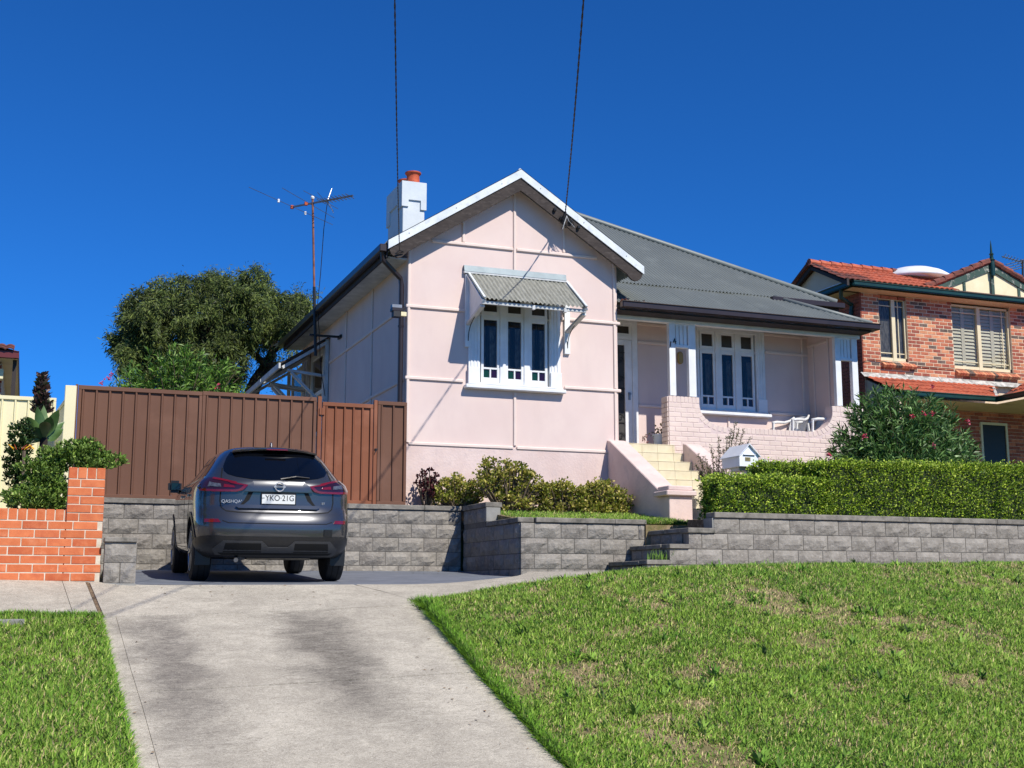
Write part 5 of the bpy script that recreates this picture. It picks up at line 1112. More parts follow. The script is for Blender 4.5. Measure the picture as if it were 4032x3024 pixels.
def cast(u, z, ax):
    if ax == 'cyl': o, d = Vector((0, CX, z)), Vector((math.sin(u), -math.cos(u), 0))
    elif ax == 'y': o, d = Vector((u, -2, z)), Vector((0, 1, 0))
    elif ax == 'top': o, d = Vector((u, z, 3)), Vector((0, 0, -1))
    else: o, d = Vector((-2, u, z)), Vector((1, 0, 0))
    h = bvh.ray_cast(o, d)
    if h[0] is None: h = bvh.find_nearest(o+d*1.5)
    nn = h[1]
    if ax == 'cyl' and nn.dot(d) < 0: nn = -nn
    if ax != 'cyl' and nn.dot(d) > 0: nn = -nn
    return h[0], nn
def patch(name, mat, pts, ax='y', off=.004, parent=car, th=.004, step=.05, mirror=False, smooth=True):
    bm = bmesh.new(); f = bm.faces.new([bm.verts.new((a, b, 0)) for a, b in pts])
    us = [a for a, b in pts]; zs = [b for a, b in pts]
    for (lo, hi, no) in ((min(us), max(us), (1,0,0)), (min(zs), max(zs), (0,1,0))):
        k = lo+step
        while k < hi-1e-4:
            bmesh.ops.bisect_plane(bm, geom=bm.verts[:]+bm.edges[:]+bm.faces[:], plane_co=Vector(no)*k, plane_no=no); k += step
    bmesh.ops.triangulate(bm, faces=[f for f in bm.faces if len(f.verts) > 4])
    bm.verts.index_update(); P = []; Nn = []
    for v in bm.verts:
        h, nn = cast(v.co.x, v.co.y, ax); P.append(h); Nn.append(nn)
    F = [[v.index for v in f.verts] for f in bm.faces]; E = [[v.index for v in e.verts] for e in bm.edges if len(e.link_faces) == 1]; bm.free()
    mm = MB(); n = len(P); mm.v = [p+q*off for p, q in zip(P, Nn)]+[p+q*(off-th-.003) for p, q in zip(P, Nn)]; mm.f = [tuple(f) for f in F]+[(a, b, n+b, n+a) for a, b in E]
    if mirror:
        m2 = MB(); m2.v = [Vector((-v.x, v.y, v.z)) for v in mm.v]; m2.f = [tuple(reversed(f)) for f in mm.f]; o2 = m2.build(name, M[mat] if isinstance(mat, str) else mat, parent)
        if smooth:
            for p in o2.data.polygons: p.use_smooth = True
            o2.data.set_sharp_from_angle(angle=math.radians(40))
    o = mm.build(name, M[mat] if isinstance(mat, str) else mat, parent, fix=True)
    if smooth:
        for p in o.data.polygons: p.use_smooth = True
        o.data.set_sharp_from_angle(angle=math.radians(40))
    return o
def sym(h): return h+[(-a, b) for a, b in h[::-1] if abs(a) > 1e-6]
def strip(pts, w):   # a thin band along a polyline, as a polygon
    up, dn = [], []
    for i, (a, b) in enumerate(pts):
        p, q = pts[max(0, i-1)], pts[min(len(pts)-1, i+1)]; d = Vector((q[0]-p[0], q[1]-p[1])).normalized(); n = Vector((-d.y, d.x))*w/2
        up.append((a+n.x, b+n.y)); dn.append((a-n.x, b-n.y))
    return up+dn[::-1]
# tailgate: window, garnish, plate recess, seams
patch('rear_window', 'carglass', sym([(0,1.158),(.30,1.168),(.47,1.195),(.555,1.225),(.592,1.265),(.592,1.32),(.55,1.42),(.50,1.495),(0,1.515)]), 'y', .006)
patch('tailgate_garnish', 'paint', sym([(0,1.028),(.385,1.028),(.345,1.095),(.29,1.128),(0,1.145)]), 'y', .030, th=.026)
patch('plate_recess', 'shadow', sym([(0,.862),(.44,.862),(.385,.93),(.34,1.024),(0,1.024)]), 'y', .002)
patch('recess_panel', 'paint', sym([(0,.868),(.40,.868),(.33,.93),(.29,1.018),(0,1.018)]), 'y', .004)
patch('tailgate_lip', 'paint', sym([(0,.835),(.44,.835),(.475,.855),(.46,.874),(0,.874)]), 'y', .026, th=.022)
seam = [(.605,1.30),(.625,1.2),(.64,1.05),(.645,.92),(.63,.845),(.58,.805),(.45,.792),(.2,.786),(0,.785)]
patch('panel_gap', 'shadow', strip(seam+[(-a, b) for a, b in seam[::-1][1:]], .012), 'y', .0025, th=.001, step=.03)
patch('bumper_edge_line', 'shadow', strip([(-.62,.695),(-.55,.672),(0,.668),(.55,.672),(.62,.695)], .010), 'y', .0025, th=.001)
# lamps
A = math.radians
for s in (-1, 1):
    S_ = lambda pts: [(A(a)*s, b) for a, b in pts]
    lo_ = patch('tail_lamp', 'darklens', S_([(22.5,1.098),(30,1.118),(40,1.15),(50,1.172),(55,1.178),(60,1.16),(60,1.06),(57,1.028),(44,1.020),(30,1.022),(26,1.040)]), 'cyl', .018, th=.016)
    patch('lamp_edge', 'redlens', S_([(22.5,1.098),(30,1.118),(40,1.15),(50,1.175),(50,1.155),(40,1.132),(31,1.103),(25.5,1.090),(28.5,1.052),(32,1.044),(44,1.044),(57,1.052),(57,1.028),(44,1.020),(30,1.022),(26,1.040)]), 'cyl', .024, th=.01, parent=lo_)
    patch('reversing_lamp', 'clearlens', S_([(40,1.075),(41,1.105),(50,1.122),(50,1.075)]), 'cyl', .023, th=.01, parent=lo_); patch('lamp_core', 'redlens', S_([(31,1.068),(32,1.086),(38.5,1.102),(38.5,1.072)]), 'cyl', .023, th=.01, parent=lo_)
    patch('reflector', 'redlens', [(s*.635,.675),(s*.80,.675),(s*.80,.712),(s*.66,.712)], 'y', .008)
    patch('mudguard', 'blackplastic', S_([(51,.29),(62,.29),(63,.42),(52,.42)]), 'cyl', .006)
patch('bumper_cladding', 'blackplastic', [(A(a), z) for a, z in ((-66,.30),(66,.30),(68,.45),(62,.49),(52,.52),(44,.53),(38,.53),(34,.525),(-34,.525),(-38,.53),(-44,.53),(-52,.52),(-62,.49),(-68,.45))], 'cyl', .008)
patch('bumper_lower_trim', 'greyplastic', [(-.70,.385),(-.60,.475),(-.18,.475),(-.11,.41),(.11,.41),(.18,.475),(.60,.475),(.70,.385),(.66,.325),(-.66,.325)], 'y', .020, th=.012)
for a, b in ((-.60, -.17), (.17, .60)):
    patch('bumper_grille', 'shadow', [(a+.01,.36),(b-.01,.36),(b-.02,.455),(a+.03,.455)] if a < 0 else [(a+.01,.36),(b-.01,.36),(b-.03,.455),(a+.02,.455)], 'y', .023, th=.003)
patch('bumper_grille', 'shadow', [(-.6,.328),(.6,.328),(.64,.352),(-.64,.352)], 'y', .0225, th=.003)
patch('tow_cover', 'blackplastic', [(.52,.53),(.62,.53),(.62,.61),(.52,.61)], 'y', .0105, th=.001)
# spoiler, brake lamp, wiper, fin
sp = MB(); 
for j, (y, z, w_) in enumerate(((.64,1.572,.42),(.47,1.560,.47),(.375,1.540,.495),(.385,1.522,.495),(.50,1.515,.48))):
    for i in range(13): u = -1+2*i/12; sp.v.append(Vector((w_*u, y+.12*u*u, z-.035*u*u)))
for j in range(4):
    for i in range(12): sp.f.append((j*13+i, j*13+i+1, (j+1)*13+i+1, (j+1)*13+i))
spo = sp.build('roof_spoiler', M['paint'], car, smooth=50)
MB().box(-.125, .125, .345, .372, 1.517, 1.534).build('brake_lamp', M['redlens'], spo, bevel=.004)
h, nn = cast(.02, 1.175, 'y'); h2, n2 = cast(.36, 1.20, 'y'); h3, _ = cast(.2, 1.21, 'y')
MB().tube([h-Vector((0,.02,0)), h3-Vector((0,.035,0)), h2-Vector((0,.02,0))], [.012,.010,.006], 6).build('wiper', M['blackplastic'], car)
fz = cast(0, .86, 'top')[0]
MB().prism([(-.012, fz.y-.07, fz.z-.005), (-.012, fz.y-.05, fz.z+.055), (-.012, fz.y-.02, fz.z+.06), (-.012, fz.y+.12, fz.z-.005)], (.024, 0, 0)).build('antenna_fin', M['paint'], car, bevel=.008)
# number plate
yp = cast(0, .95, 'y')[0].y-.012
pl = MB().box(-.205, .195, yp-.014, yp+.01, .876, 1.016).build('number_plate', M['blackplastic'], car, bevel=.005)
MB().box(-.192, .182, yp-.017, yp-.0145, .893, .999).build('plate_face', M['plate'], pl)
def text(name, s, size, x, y, z, mat, parent, ext=.001, rot=0, sx=1):
    cu = bpy.data.curves.new('t', 'FONT'); cu.body = s; cu.size = size; cu.extrude = ext; cu.align_x = 'CENTER'; cu.align_y = 'CENTER'
    to = bpy.data.objects.new('t', cu); COL.objects.link(to); bpy.context.view_layer.update()
    me = bpy.data.meshes.new_from_object(to.evaluated_get(bpy.context.evaluated_depsgraph_get())); bpy.data.objects.remove(to)
    me.transform(Matrix.Translation(Vector((x, y, z))-ORG[parent.name]) @ Matrix.Rotation(rot, 4, 'Z') @ Matrix.Rotation(math.pi/2, 4, 'X') @ Matrix.Scale(sx, 4, (1,0,0))); me.materials.clear()
    return link(name, me, M[mat], parent)
text('plate_lettering', 'YKO·21G', .092, .008, yp-.0185, .956, 'iron', pl, .0006, sx=.88)
text('plate_small_lettering', 'NSW', .018, -.178, yp-.0185, .955, 'iron', pl, .0004, sx=.8)
# emblem: ring with a crossing bar
em = MB(); yc = cast(0, 1.085, 'y')[0].y-.042
em.tube([(math.cos(a)*.05, yc, 1.085+math.sin(a)*.05) for a in np.linspace(0, 2*math.pi, 25)], .008, 6); eo = em.build('emblem', M['badge'], car, smooth=True)
MB().box(-.066, .066, yc-.008, yc+.004, 1.074, 1.096).build('emblem_bar', M['badge'], eo, bevel=.003)
text('emblem_lettering', 'NISSAN', .022, 0, yc-.0095, 1.085, 'iron', eo, .0004)
hq = cast(-.52, .905, 'y')[0]; text('badge_lettering', 'QASHQAI', .052, -.52, hq.y-.008, .912, 'badge', car, .003, rot=.0-math.radians(7), sx=1.0); hq = cast(.52, .9, 'y')[0]; text('badge_lettering', 'ST', .036, .52, hq.y-.008, .905, 'badge', car, .003, rot=math.radians(7))
# side glass, handles, mirrors
side = [(.62,1.20),(.86,1.185),(1.6,1.16),(2.75,1.14),(2.50,1.36),(2.30,1.445),(1.6,1.47),(1.1,1.455),(.80,1.40)]
o = patch('side_window', 'carglass', side, 'x', .003, mirror=True, step=.08)
patch('window_trim', 'chrome', strip([(.60,1.195),(.86,1.172),(1.6,1.148),(2.80,1.128)], .014), 'x', .006, mirror=True, step=.08, th=.004)
for yv in (1.05, 1.72): patch('door_pillar', 'blackplastic', [(yv-.035,1.17),(yv+.035,1.17),(yv+.02,1.455),(yv-.05,1.455)], 'x', .005, mirror=True)
patch('door_gap', 'shadow', strip([(1.72,1.14),(1.74,.9),(1.72,.42)], .009), 'x', .002, mirror=True, th=.001); patch('door_gap', 'shadow', strip([(.78,1.16),(1.02,1.05),(1.25,.75),(1.30,.45)], .009), 'x', .002, mirror=True, th=.001)
for yv in (1.15, 2.05): patch('door_handle', 'paint', [(yv-.09,.985),(yv+.09,.978),(yv+.09,1.0),(yv-.09,1.008)], 'x', .028, mirror=True, th=.02)
for yv in AX: patch('arch_trim', 'blackplastic', [(yv+math.cos(a)*.455, .345+math.sin(a)*.455) for a in np.linspace(math.radians(-8), math.radians(188), 20)]+[(yv+math.cos(a)*.397, .345+math.sin(a)*.397) for a in np.linspace(math.radians(188), math.radians(-8), 20)], 'x', .010, mirror=True, step=.3)
patch('sill_trim', 'blackplastic', [(1.30,.24),(3.08,.24),(3.08,.38),(1.30,.38)], 'x', .008, mirror=True, step=.15)
for s in (-1, 1):
    mm = MB(); mx, my, mz = s*.955, 2.70, 1.14
    mo = mm.box(mx-.085, mx+.085, my-.05, my+.09, mz-.075, mz+.085).build('door_mirror', M['blackplastic'], car, bevel=.035, smooth=50)
    MB().box(mx-.045, mx+.06, my-.054, my-.0505, mz-.04, mz+.05).build('mirror_glass', M['carglass'], mo, bevel=.002); MB().bar((s*.90, my+.02, mz-.06), (s*.82, my+.06, mz-.08), .05, .05).build('mirror_arm', M['blackplastic'], mo)
# wheels
for y in AX:
    for s in (-1, 1):
        xo = s*.885; xi = s*.67
        prof = [(.225, xi), (.30, xi), (.334, xi+s*.02), (WR, xi+s*.05), (WR, xo-s*.045), (.332, xo-s*.012), (.30, xo), (.235, xo-s*.006)]
        wh = MB().lathe(prof, (0, y, WR), 40, 'x').build('wheel', M['rubber'], car, smooth=35)
        for k in range(2): MB().lathe([(WR+.0008, -.006), (WR+.0008, .006)], ((xo+xi)/2+(k-.5)*.07, y, WR), 40, 'x').build('tread_groove', M['shadow'], wh)
        MB().lathe([(.228, -.008*s), (.236, .004*s), (.225, .006*s), (.215, -.02*s)], (xo-s*.002, y, WR), 40, 'x').build('rim', M['rim'], wh, smooth=40)
        MB().lathe([(.21, 0), (.05, s*.012), (.01, s*.014)], (xo-s*.075, y, WR), 30, 'x').build('brake_disc', M['greyplastic'], wh)
        sp_ = MB()
        for k in range(5):
            for dlt in (-.12, .12):
                a = 2*math.pi*k/5+dlt; sp_.bar((xo-s*.02, y+math.cos(2*math.pi*k/5)*.03, WR+math.sin(2*math.pi*k/5)*.03), (xo-s*.012, y+math.cos(a)*.222, WR+math.sin(a)*.222), .022, .034, (s, 0, 0))
        sp_.lathe([(.05, -.03*s), (.045, 0), (.01, .004*s)], (xo-s*.01, y, WR), 14, 'x'); sp_.build('spokes', M['rim'], wh)
# underside
MB().box(-.55, .55, .45, 4.0, .27, .36).build('underbody', M['blackplastic'], car); MB().tube([(-.30, .36, .31), (.42, .36, .31)], .055, 12).build('muffler', pm('dull_muffler', L((150,142,128)), L((112,106,96)), .6, 12, metal=.4), car, smooth=40); MB().tube([(-.66, .87, .30), (.66, .87, .30)], .05, 8).build('rear_axle', M['blackplastic'], car); MB().tube([(-.34, .33, .28), (-.44, .2, .27), (-.45, .12, .255)], .025, 8).build('tailpipe', M['steel'], car)
for s in (-1, 1): MB().box(s*.78-.085, s*.78+.085, .50, .515, .19, .36).build('mud_flap', M['blackplastic'], car)
slope = math.atan(.045)
Rm = Matrix.Rotation(math.radians(-1.7), 4, 'Z') @ Matrix.Rotation(slope, 4, 'X')
car.matrix_world = Matrix.Translation((2.59, 14.5, .094)) @ Rm @ Matrix.Scale(.965, 4) @ Matrix.Translation((0, -.87, 0))
# ------------------------------------------------------------ vegetation helpers
def unit(v): return v/np.maximum(np.linalg.norm(v, axis=1, keepdims=True), 1e-9)
def leaves(P, D, Ln, Wd, col, rng=NR, fold=.25, mid=.45, droop=0, shade=.8):
    n = len(P); D = unit(D); R = unit(rng.normal(size=(n, 3))); Sd = unit(np.cross(D, R)); Nn = np.cross(Sd, D)
    Ln = np.broadcast_to(Ln, n)[:, None]; Wd = np.broadcast_to(Wd, n)[:, None]
    base = P; tip = P+D*Ln-np.array([0,0,1])*Ln*droop; m = P+D*Ln*mid
    l = m+Sd*Wd*.5+Nn*Wd*fold; r = m-Sd*Wd*.5+Nn*Wd*fold
    V = np.stack([base, l, tip, r], 1).reshape(-1, 3); k = np.arange(n)[:, None]*4
    F = np.concatenate([k+np.array([[0,2,1]]), k+np.array([[0,3,2]])], 0); C = np.repeat(col, 4, 0)
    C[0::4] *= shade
    return V, F, C
def broad(P, D, Ln, Wd, col, rng=NR, cup=.18, up=None):   # rounded six-sided leaf
    n = len(P); D = unit(D); R = unit(rng.normal(size=(n, 3))+(0 if up is None else up)); Sd = unit(np.cross(D, R)); Nn = np.cross(Sd, D)
    Ln = np.broadcast_to(Ln, n)[:, None]; Wd = np.broadcast_to(Wd, n)[:, None]
    pts = [P, P+D*Ln*.45+Sd*Wd*.42+Nn*Wd*cup, P+D*Ln*.8+Sd*Wd*.42+Nn*Wd*cup, P+D*Ln, P+D*Ln*.8-Sd*Wd*.42+Nn*Wd*cup, P+D*Ln*.45-Sd*Wd*.42+Nn*Wd*cup]
    V = np.stack(pts, 1).reshape(-1, 3); k = np.arange(n)[:, None]*6
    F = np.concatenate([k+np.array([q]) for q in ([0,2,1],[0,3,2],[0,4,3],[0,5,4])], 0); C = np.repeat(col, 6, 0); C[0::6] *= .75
    return V, F, C
def cat_(parts):
    off = 0; V, F, C = [], [], []
    for v, f, c in parts: V.append(v); F.append(f+off); C.append(c); off += len(v)
    return np.concatenate(V), np.concatenate(F), np.concatenate(C)
def foliage(name, parts, mat, parent):
    V, F, C = cat_(parts) if isinstance(parts, list) else parts; V = V-np.array(ORG[parent.name])
    return link(name, np_mesh(name, V, F, C), M[mat], parent)
def pal(n, cols, jit=.22, rng=NR, w=None):
    c = np.array([L(q) for q in cols]); i = rng.choice(len(c), n, p=w); return c[i]*(1+rng.normal(0, jit, (n, 1))).clip(.45, 1.7)
def sphere(n, rng=NR): return unit(rng.normal(size=(n, 3)))
# ------------------------------------------------------------ clipped hedges
def hedge(name, label, boxes, core, dens, cols):
    o = empty(name, (core[0][0], core[0][2], core[0][4]), label, 'hedge'); P, D = [], []
    for (x0, x1, y0, y1, z0, z1, faces) in boxes:
        for f in faces:
            if f == 'f': A_ = (x1-x0)*(z1(0)-z0)
            elif f == 't': A_ = (x1-x0)*(y1-y0)
            else: A_ = (y1-y0)*(z1(0)-z0)
            n = int(A_*dens); u, v = NR.random(n), NR.random(n); dep = np.abs(NR.normal(0, .035, n))
            X = x0+(x1-x0)*u
            lump = (fbm(X if f != 'l' else y0+(y1-y0)*u, v*1.0, 5, .20)-.5)*.17
            if f == 'f': p = np.stack([X, y0+dep-lump, z0+(z1(X)-z0)*v], 1); d = np.array([0,-1,.45])
            elif f == 't': p = np.stack([X, y0+(y1-y0)*v, z1(X)-dep+lump+.02*NR.random(n)], 1); d = np.array([0,-.2,1])
            else: p = np.stack([x0+dep-lump, y0+(y1-y0)*u, z0+(z1(x0)-z0)*v], 1); d = np.array([-1,0,.45])
            P.append(p); D.append(d+NR.normal(0, .75, (n, 3)))
    for (x0, x1, y0, y1, z0, z1, faces) in boxes:      # stray shoots above the clipped top
        n = int((x1-x0)*170); X = x0+(x1-x0)*NR.random(n); P.append(np.stack([X, y0+(y1-y0)*NR.random(n), z1(X)+.07*NR.random(n)**1.5], 1)); D.append(np.array([0,0,1])+NR.normal(0, .5, (n, 3)))
    P, D = np.concatenate(P), np.concatenate(D); n = len(P)
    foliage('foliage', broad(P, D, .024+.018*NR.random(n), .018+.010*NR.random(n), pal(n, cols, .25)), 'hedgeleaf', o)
    m = MB(); [m.box(*c) for c in core]; m.build('shade_core', pm('hedge_shade_'+name[:3], L((40,56,20)), L((26,36,14)), .9, 20, bump=.8, bs=40), o)  # solid dark core, the hedge's inner shade put into its colour
    return o
hz = lambda X: np.interp(X, [8.5,10.7], [1.53,1.55]); tz = lambda X: np.interp(X, [9.8,10.4,14.3,17.5], [1.80,1.80,1.88,1.95])
hc = [(152,178,46), (120,150,38), (184,200,78), (92,122,30), (136,164,42)]
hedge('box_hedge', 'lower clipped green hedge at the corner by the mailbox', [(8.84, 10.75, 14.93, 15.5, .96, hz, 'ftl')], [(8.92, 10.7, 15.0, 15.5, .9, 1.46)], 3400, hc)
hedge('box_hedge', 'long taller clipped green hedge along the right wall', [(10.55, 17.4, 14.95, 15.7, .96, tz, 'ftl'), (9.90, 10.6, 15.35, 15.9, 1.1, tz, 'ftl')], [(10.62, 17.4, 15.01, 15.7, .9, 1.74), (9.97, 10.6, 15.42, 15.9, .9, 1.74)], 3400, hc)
# ------------------------------------------------------------ oleanders
def oleander(name, label, c, rx, ry, z0, z1, nst, cols, flowers=(), ll=.14, mat='leafgloss', topb=1.0):
    o = empty(name, (c[0], c[1], z0), label, 'shrub'); parts = []; stems = MB()
    for k in range(nst):
        a = RNG.random()*6.283; rr = RNG.random()**.5; tip = Vector((c[0]+math.cos(a)*rx*rr, c[1]+math.sin(a)*ry*rr, 0)); hmax = z0+(z1-z0)*math.sqrt(max(.05, 1-(rr*.92)**2.4))
        tip.z = z0+(hmax-z0)*(RNG.random()**.45 if RNG.random() < .75 else RNG.uniform(.15, .7)); root = Vector((c[0]+math.cos(a)*rx*rr*.45, c[1]+math.sin(a)*ry*rr*.45, max(z0, tip.z-RNG.uniform(.5, .9))))
        if k % 3 == 0: stems.tube([root, tip], [.009, .004], 4, False)
        n = 20; t = NR.random(n)**.7; p = np.array(root)+(np.array(tip)-np.array(root))*(.35+.65*t[:, None]); d = np.array(tip-root)
        d = d/np.linalg.norm(d); D = d*.75+NR.normal(0, .55, (n, 3))
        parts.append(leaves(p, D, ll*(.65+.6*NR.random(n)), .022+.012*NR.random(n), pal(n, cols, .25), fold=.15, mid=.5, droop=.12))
    foliage('foliage', parts, mat, o); stems.build('stems', M['stem'], o)
    for (p) in flowers:
        p = Vector(p); n = 14; P = np.array(p)+NR.normal(0, .018, (n, 3)); me = broad(P, sphere(n), .035, .03, pal(n, [(226,84,110), (240,130,146), (204,52,84)], .1)); foliage('flower', me, 'leafmatt', o)
    return o
olc = [(86,122,62), (62,94,46), (116,150,84), (140,172,106), (70,104,48)]
fw = [PY(x, y, 16.25) for x, y in ((3673,1520),(3640,1630),(3668,1625),(3405,1718),(3265,1790),(3675,1757),(3810,1660),(3590,1640))]
oleander('oleander', 'big dark green oleander with a few pink flowers behind the right hedge', (13.65, 17.0), 1.5, .85, 1.1, 3.40, 1150, olc, fw, .16)
olb = [(104,142,52), (80,116,44), (132,166,74), (64,96,38)]
fw = [PY(x, y, 20.2) for x, y in ((430,1488),(860,1520),(398,1505),(440,1470))]
oc = PY(720, 1500, 20.8)
oleander('oleander', 'bright green oleander rising behind the left brown gate', (oc.x, 20.8), 1.35, .7, 1.8, 4.02, 700, olb, fw, .13, 'leaf')
q = PY(430, 1500, 20.4); oleander('oleander', 'thin flowering oleander shoots left of the bright bush behind the gate', (q.x, 20.4), .22, .2, 2.0, 3.22, 26, olb, [], .10, 'leaf')
# ------------------------------------------------------------ weeping tree behind the fence
TY = 31.0; to_ = PY(900, 1560, TY)
tr = empty('weeping_tree', (PY(990,1600,TY).x, TY, 1.2), 'large olive green weeping tree behind the brown gates', 'tree')
def T3(x, y, dy=0): return PY(x, y, TY+dy)
tk = MB(); base = Vector((T3(985,1600).x, TY, 1.2))
tk.tube([base, T3(985,1560), T3(1010,1500,.1), T3(1050,1440,.2), T3(1075,1380,.4), T3(1100,1280,.5)], [.24,.20,.17,.14,.10,.05], 8)
tk.tube([base, T3(880,1560,-.2), T3(840,1450,-.3), T3(800,1330,-.2), T3(760,1220,0)], [.26,.2,.16,.11,.05], 8)
for a, b, c in (((840,1450),(700,1400),(600,1330)), ((800,1330),(880,1230),(930,1150)), ((1050,1440),(960,1360),(900,1290)), ((1075,1380),(1150,1330),(1200,1260)), ((700,1400),(640,1450),(560,1420)), ((1050,1440),(1120,1430),(1180,1400))):
    tk.tube([T3(*a, -.1), T3(*b, RNG.uniform(-.4,.4)), T3(*c, RNG.uniform(-.8,.8))], [.10,.06,.025], 6)
tk.build('trunk', M['bark'], tr, smooth=True)
def cloud(poly, n, gap=0):
    out = []; xs = [p[0] for p in poly]; ys = [p[1] for p in poly]; tries = 0
    while len(out) < n and tries < 60000:
        tries += 1; x, y = RNG.uniform(min(xs), max(xs)), RNG.uniform(min(ys), max(ys)); ins = False; j = len(poly)-1
        for i in range(len(poly)):
            if (poly[i][1] > y) != (poly[j][1] > y) and x < (poly[j][0]-poly[i][0])*(y-poly[i][1])/(poly[j][1]-poly[i][1])+poly[i][0]: ins = not ins
            j = i
        if ins and all((x-a)**2+(y-b)**2 > gap*gap for a, b in out): out.append((x, y))
    return out
tpoly = [(475,1400),(462,1330),(500,1240),(545,1180),(610,1140),(670,1118),(760,1105),(850,1088),(930,1095),(1000,1080),(1035,1110),(1060,1170),(1130,1155),(1195,1160),(1225,1190),(1225,1270),(1170,1320),(1090,1340),(1040,1330),(985,1360),(935,1410),(935,1530),(700,1540),(570,1500),(510,1440)]
parts = []; leafc = [(84,100,48), (66,82,40), (108,120,60), (52,66,34), (94,106,54)]
for (x, y) in cloud(tpoly, 170, 31):
    dy = RNG.uniform(-1.6, 1.6); c = np.array(T3(x, y, dy)); r = RNG.uniform(30, 52)*TY/4900; tone = RNG.uniform(.7, 1.3)
    for s in range(int(RNG.uniform(9, 16))):
        d = sphere(1)[0]; q = c+d*np.array([r, r, r*.8])*NR.random()**.4; n = 46
        p = q+NR.normal(0, .075, (n, 3))*np.array([1, 1, .8]); D = np.array([0, 0, -.35])+d*.5+NR.normal(0, .75, (n, 3))
        parts.append(leaves(p, D, .07+.09*NR.random(n), .020+.014*NR.random(n), pal(n, leafc, .25)*tone, fold=.12, droop=.12))
    for s in range(int(RNG.uniform(3, 8))):     # hanging sprays below each clump
        d = sphere(1)[0]; p0 = c+d*r*.7-np.array([0, 0, r*.3]); hang = NR.uniform(.25, .8); n = int(22+hang*34); t = NR.random(n)
        p = p0+np.array([NR.normal(0, .12), NR.normal(0, .12), -1.])*(hang*t)[:, None]+NR.normal(0, .03, (n, 3)); parts.append(leaves(p, np.array([0, 0, -.9])+NR.normal(0, .5, (n, 3)), .07+.07*NR.random(n), .016+.010*NR.random(n), pal(n, leafc, .22)*tone, fold=.1))
for (x, y) in cloud([(940,1400),(990,1360),(1080,1350),(1170,1330),(1200,1360),(1100,1470),(1010,1540),(950,1530)], 26, 20):
    c = np.array(T3(x, y, RNG.uniform(-.6, .6))); n = 40; p = c+NR.normal(0, .16, (n, 3)); parts.append(leaves(p, np.array([0, 0, -.5])+NR.normal(0, .7, (n, 3)), .07+.07*NR.random(n), .018, pal(n, leafc, .25)*.8))
for (x, y) in ((700,1100),(845,1072),(910,1080),(1003,1062),(1010,1070),(560,1165),(520,1215),(460,1300),(640,1115),(455,1360),(1170,1140),(1230,1165)):
    c = np.array(T3(x, y)); n = 60; p = c+NR.normal(0, .10, (n, 3)); parts.append(leaves(p, NR.normal(0, .8, (n, 3))+np.array([0,0,.3]), .07+.06*NR.random(n), .02, pal(n, leafc, .25)))
foliage('crown', parts, 'hedgeleaf', tr)
# ------------------------------------------------------------ jade shrubs by the pink wall
def jade(name, label, tips_px, Y, zg, cols, lsz=.046, spread=.055, per=24, cat='shrub'):
    roots = {}; xs = [PY(x, y, Y).x for x, y in tips_px]; cx = sum(xs)/len(xs)
    o = empty(name, (cx, Y, zg), label, cat); parts = []; st = MB()
    for (x, y) in tips_px:
        tip = PY(x, y, Y+RNG.uniform(-.22, .22)); root = Vector((cx+(tip.x-cx)*.35, Y+RNG.uniform(-.08,.08), zg)); mid = root.lerp(tip, .55)+Vector((0, 0, .03))
        st.tube([root, mid, tip], [.02,.014,.007], 5, False)
        n = per; d = sphere(n); d[:, 2] = np.abs(d[:, 2])*.9+.05; d[:, 1] -= .25
        P = np.array(tip)+d*spread*NR.random((n, 1))*.9+NR.normal(0, spread*.45, (n, 3)); parts.append(broad(P, d+NR.normal(0, .35, (n, 3)), lsz*(.7+.6*NR.random(n)), lsz*.8*(.7+.5*NR.random(n)), pal(n, cols, .22), cup=.22))
    foliage('foliage', parts, 'leafgloss', o); st.build('stems', M['stem'], o); return o
jc = [(160,160,62), (128,138,50), (190,180,92), (104,116,42), (206,190,116), (144,150,56)]
def cloud(poly, n):
    out = []; xs = [p[0] for p in poly]; ys = [p[1] for p in poly]
    while len(out) < n:
        x, y = RNG.uniform(min(xs), max(xs)), RNG.uniform(min(ys), max(ys)); ins = False; j = len(poly)-1
        for i in range(len(poly)):
            if (poly[i][1] > y) != (poly[j][1] > y) and x < (poly[j][0]-poly[i][0])*(y-poly[i][1])/(poly[j][1]-poly[i][1])+poly[i][0]: ins = not ins
            j = i
        if ins: out.append((x, y))
    return out
jade('jade_shrub', 'low rounded jade shrub beside the dark red succulent', cloud([(1690,1990),(1710,1925),(1760,1882),(1815,1878),(1870,1910),(1920,1950),(1910,1995)], 95), 18.55, 1.2, jc)
jade('jade_shrub', 'tallest jade shrub, in front of the wall under the window', cloud([(1870,1900),(1880,1845),(1925,1800),(1985,1808),(2000,1835),(2050,1830),(2100,1870),(2150,1925),(2150,1960),(2120,2010),(1990,2015),(1970,1960),(1900,1955)], 190), 18.0, 1.17, jc)
jade('jade_shrub', 'small jade shrub between the tall one and the steps', cloud([(2120,2015),(2130,1950),(2165,1905),(2230,1902),(2265,1935),(2310,1950),(2310,2015)], 120), 18.0, 1.17, jc)
jade('jade_shrub', 'jade shrub against the left side of the front steps', cloud([(2280,2015),(2285,1935),(2335,1895),(2395,1898),(2430,1930),(2485,1955),(2490,2005),(2420,2025)], 150), 18.0, 1.17, jc)
dk = [(64,26,34), (84,34,42), (44,20,28), (100,48,50)]
jade('dark_succulent', 'dark red rosette succulent at the corner of the pink wall', cloud([(1640,1935),(1650,1880),(1690,1857),(1718,1885),(1725,1930),(1700,1960),(1655,1960)], 26)+[(1640,1905),(1668,1862),(1692,1853),(1715,1875)], 18.6, 1.2, dk, .05, .03, 18, 'succulent')
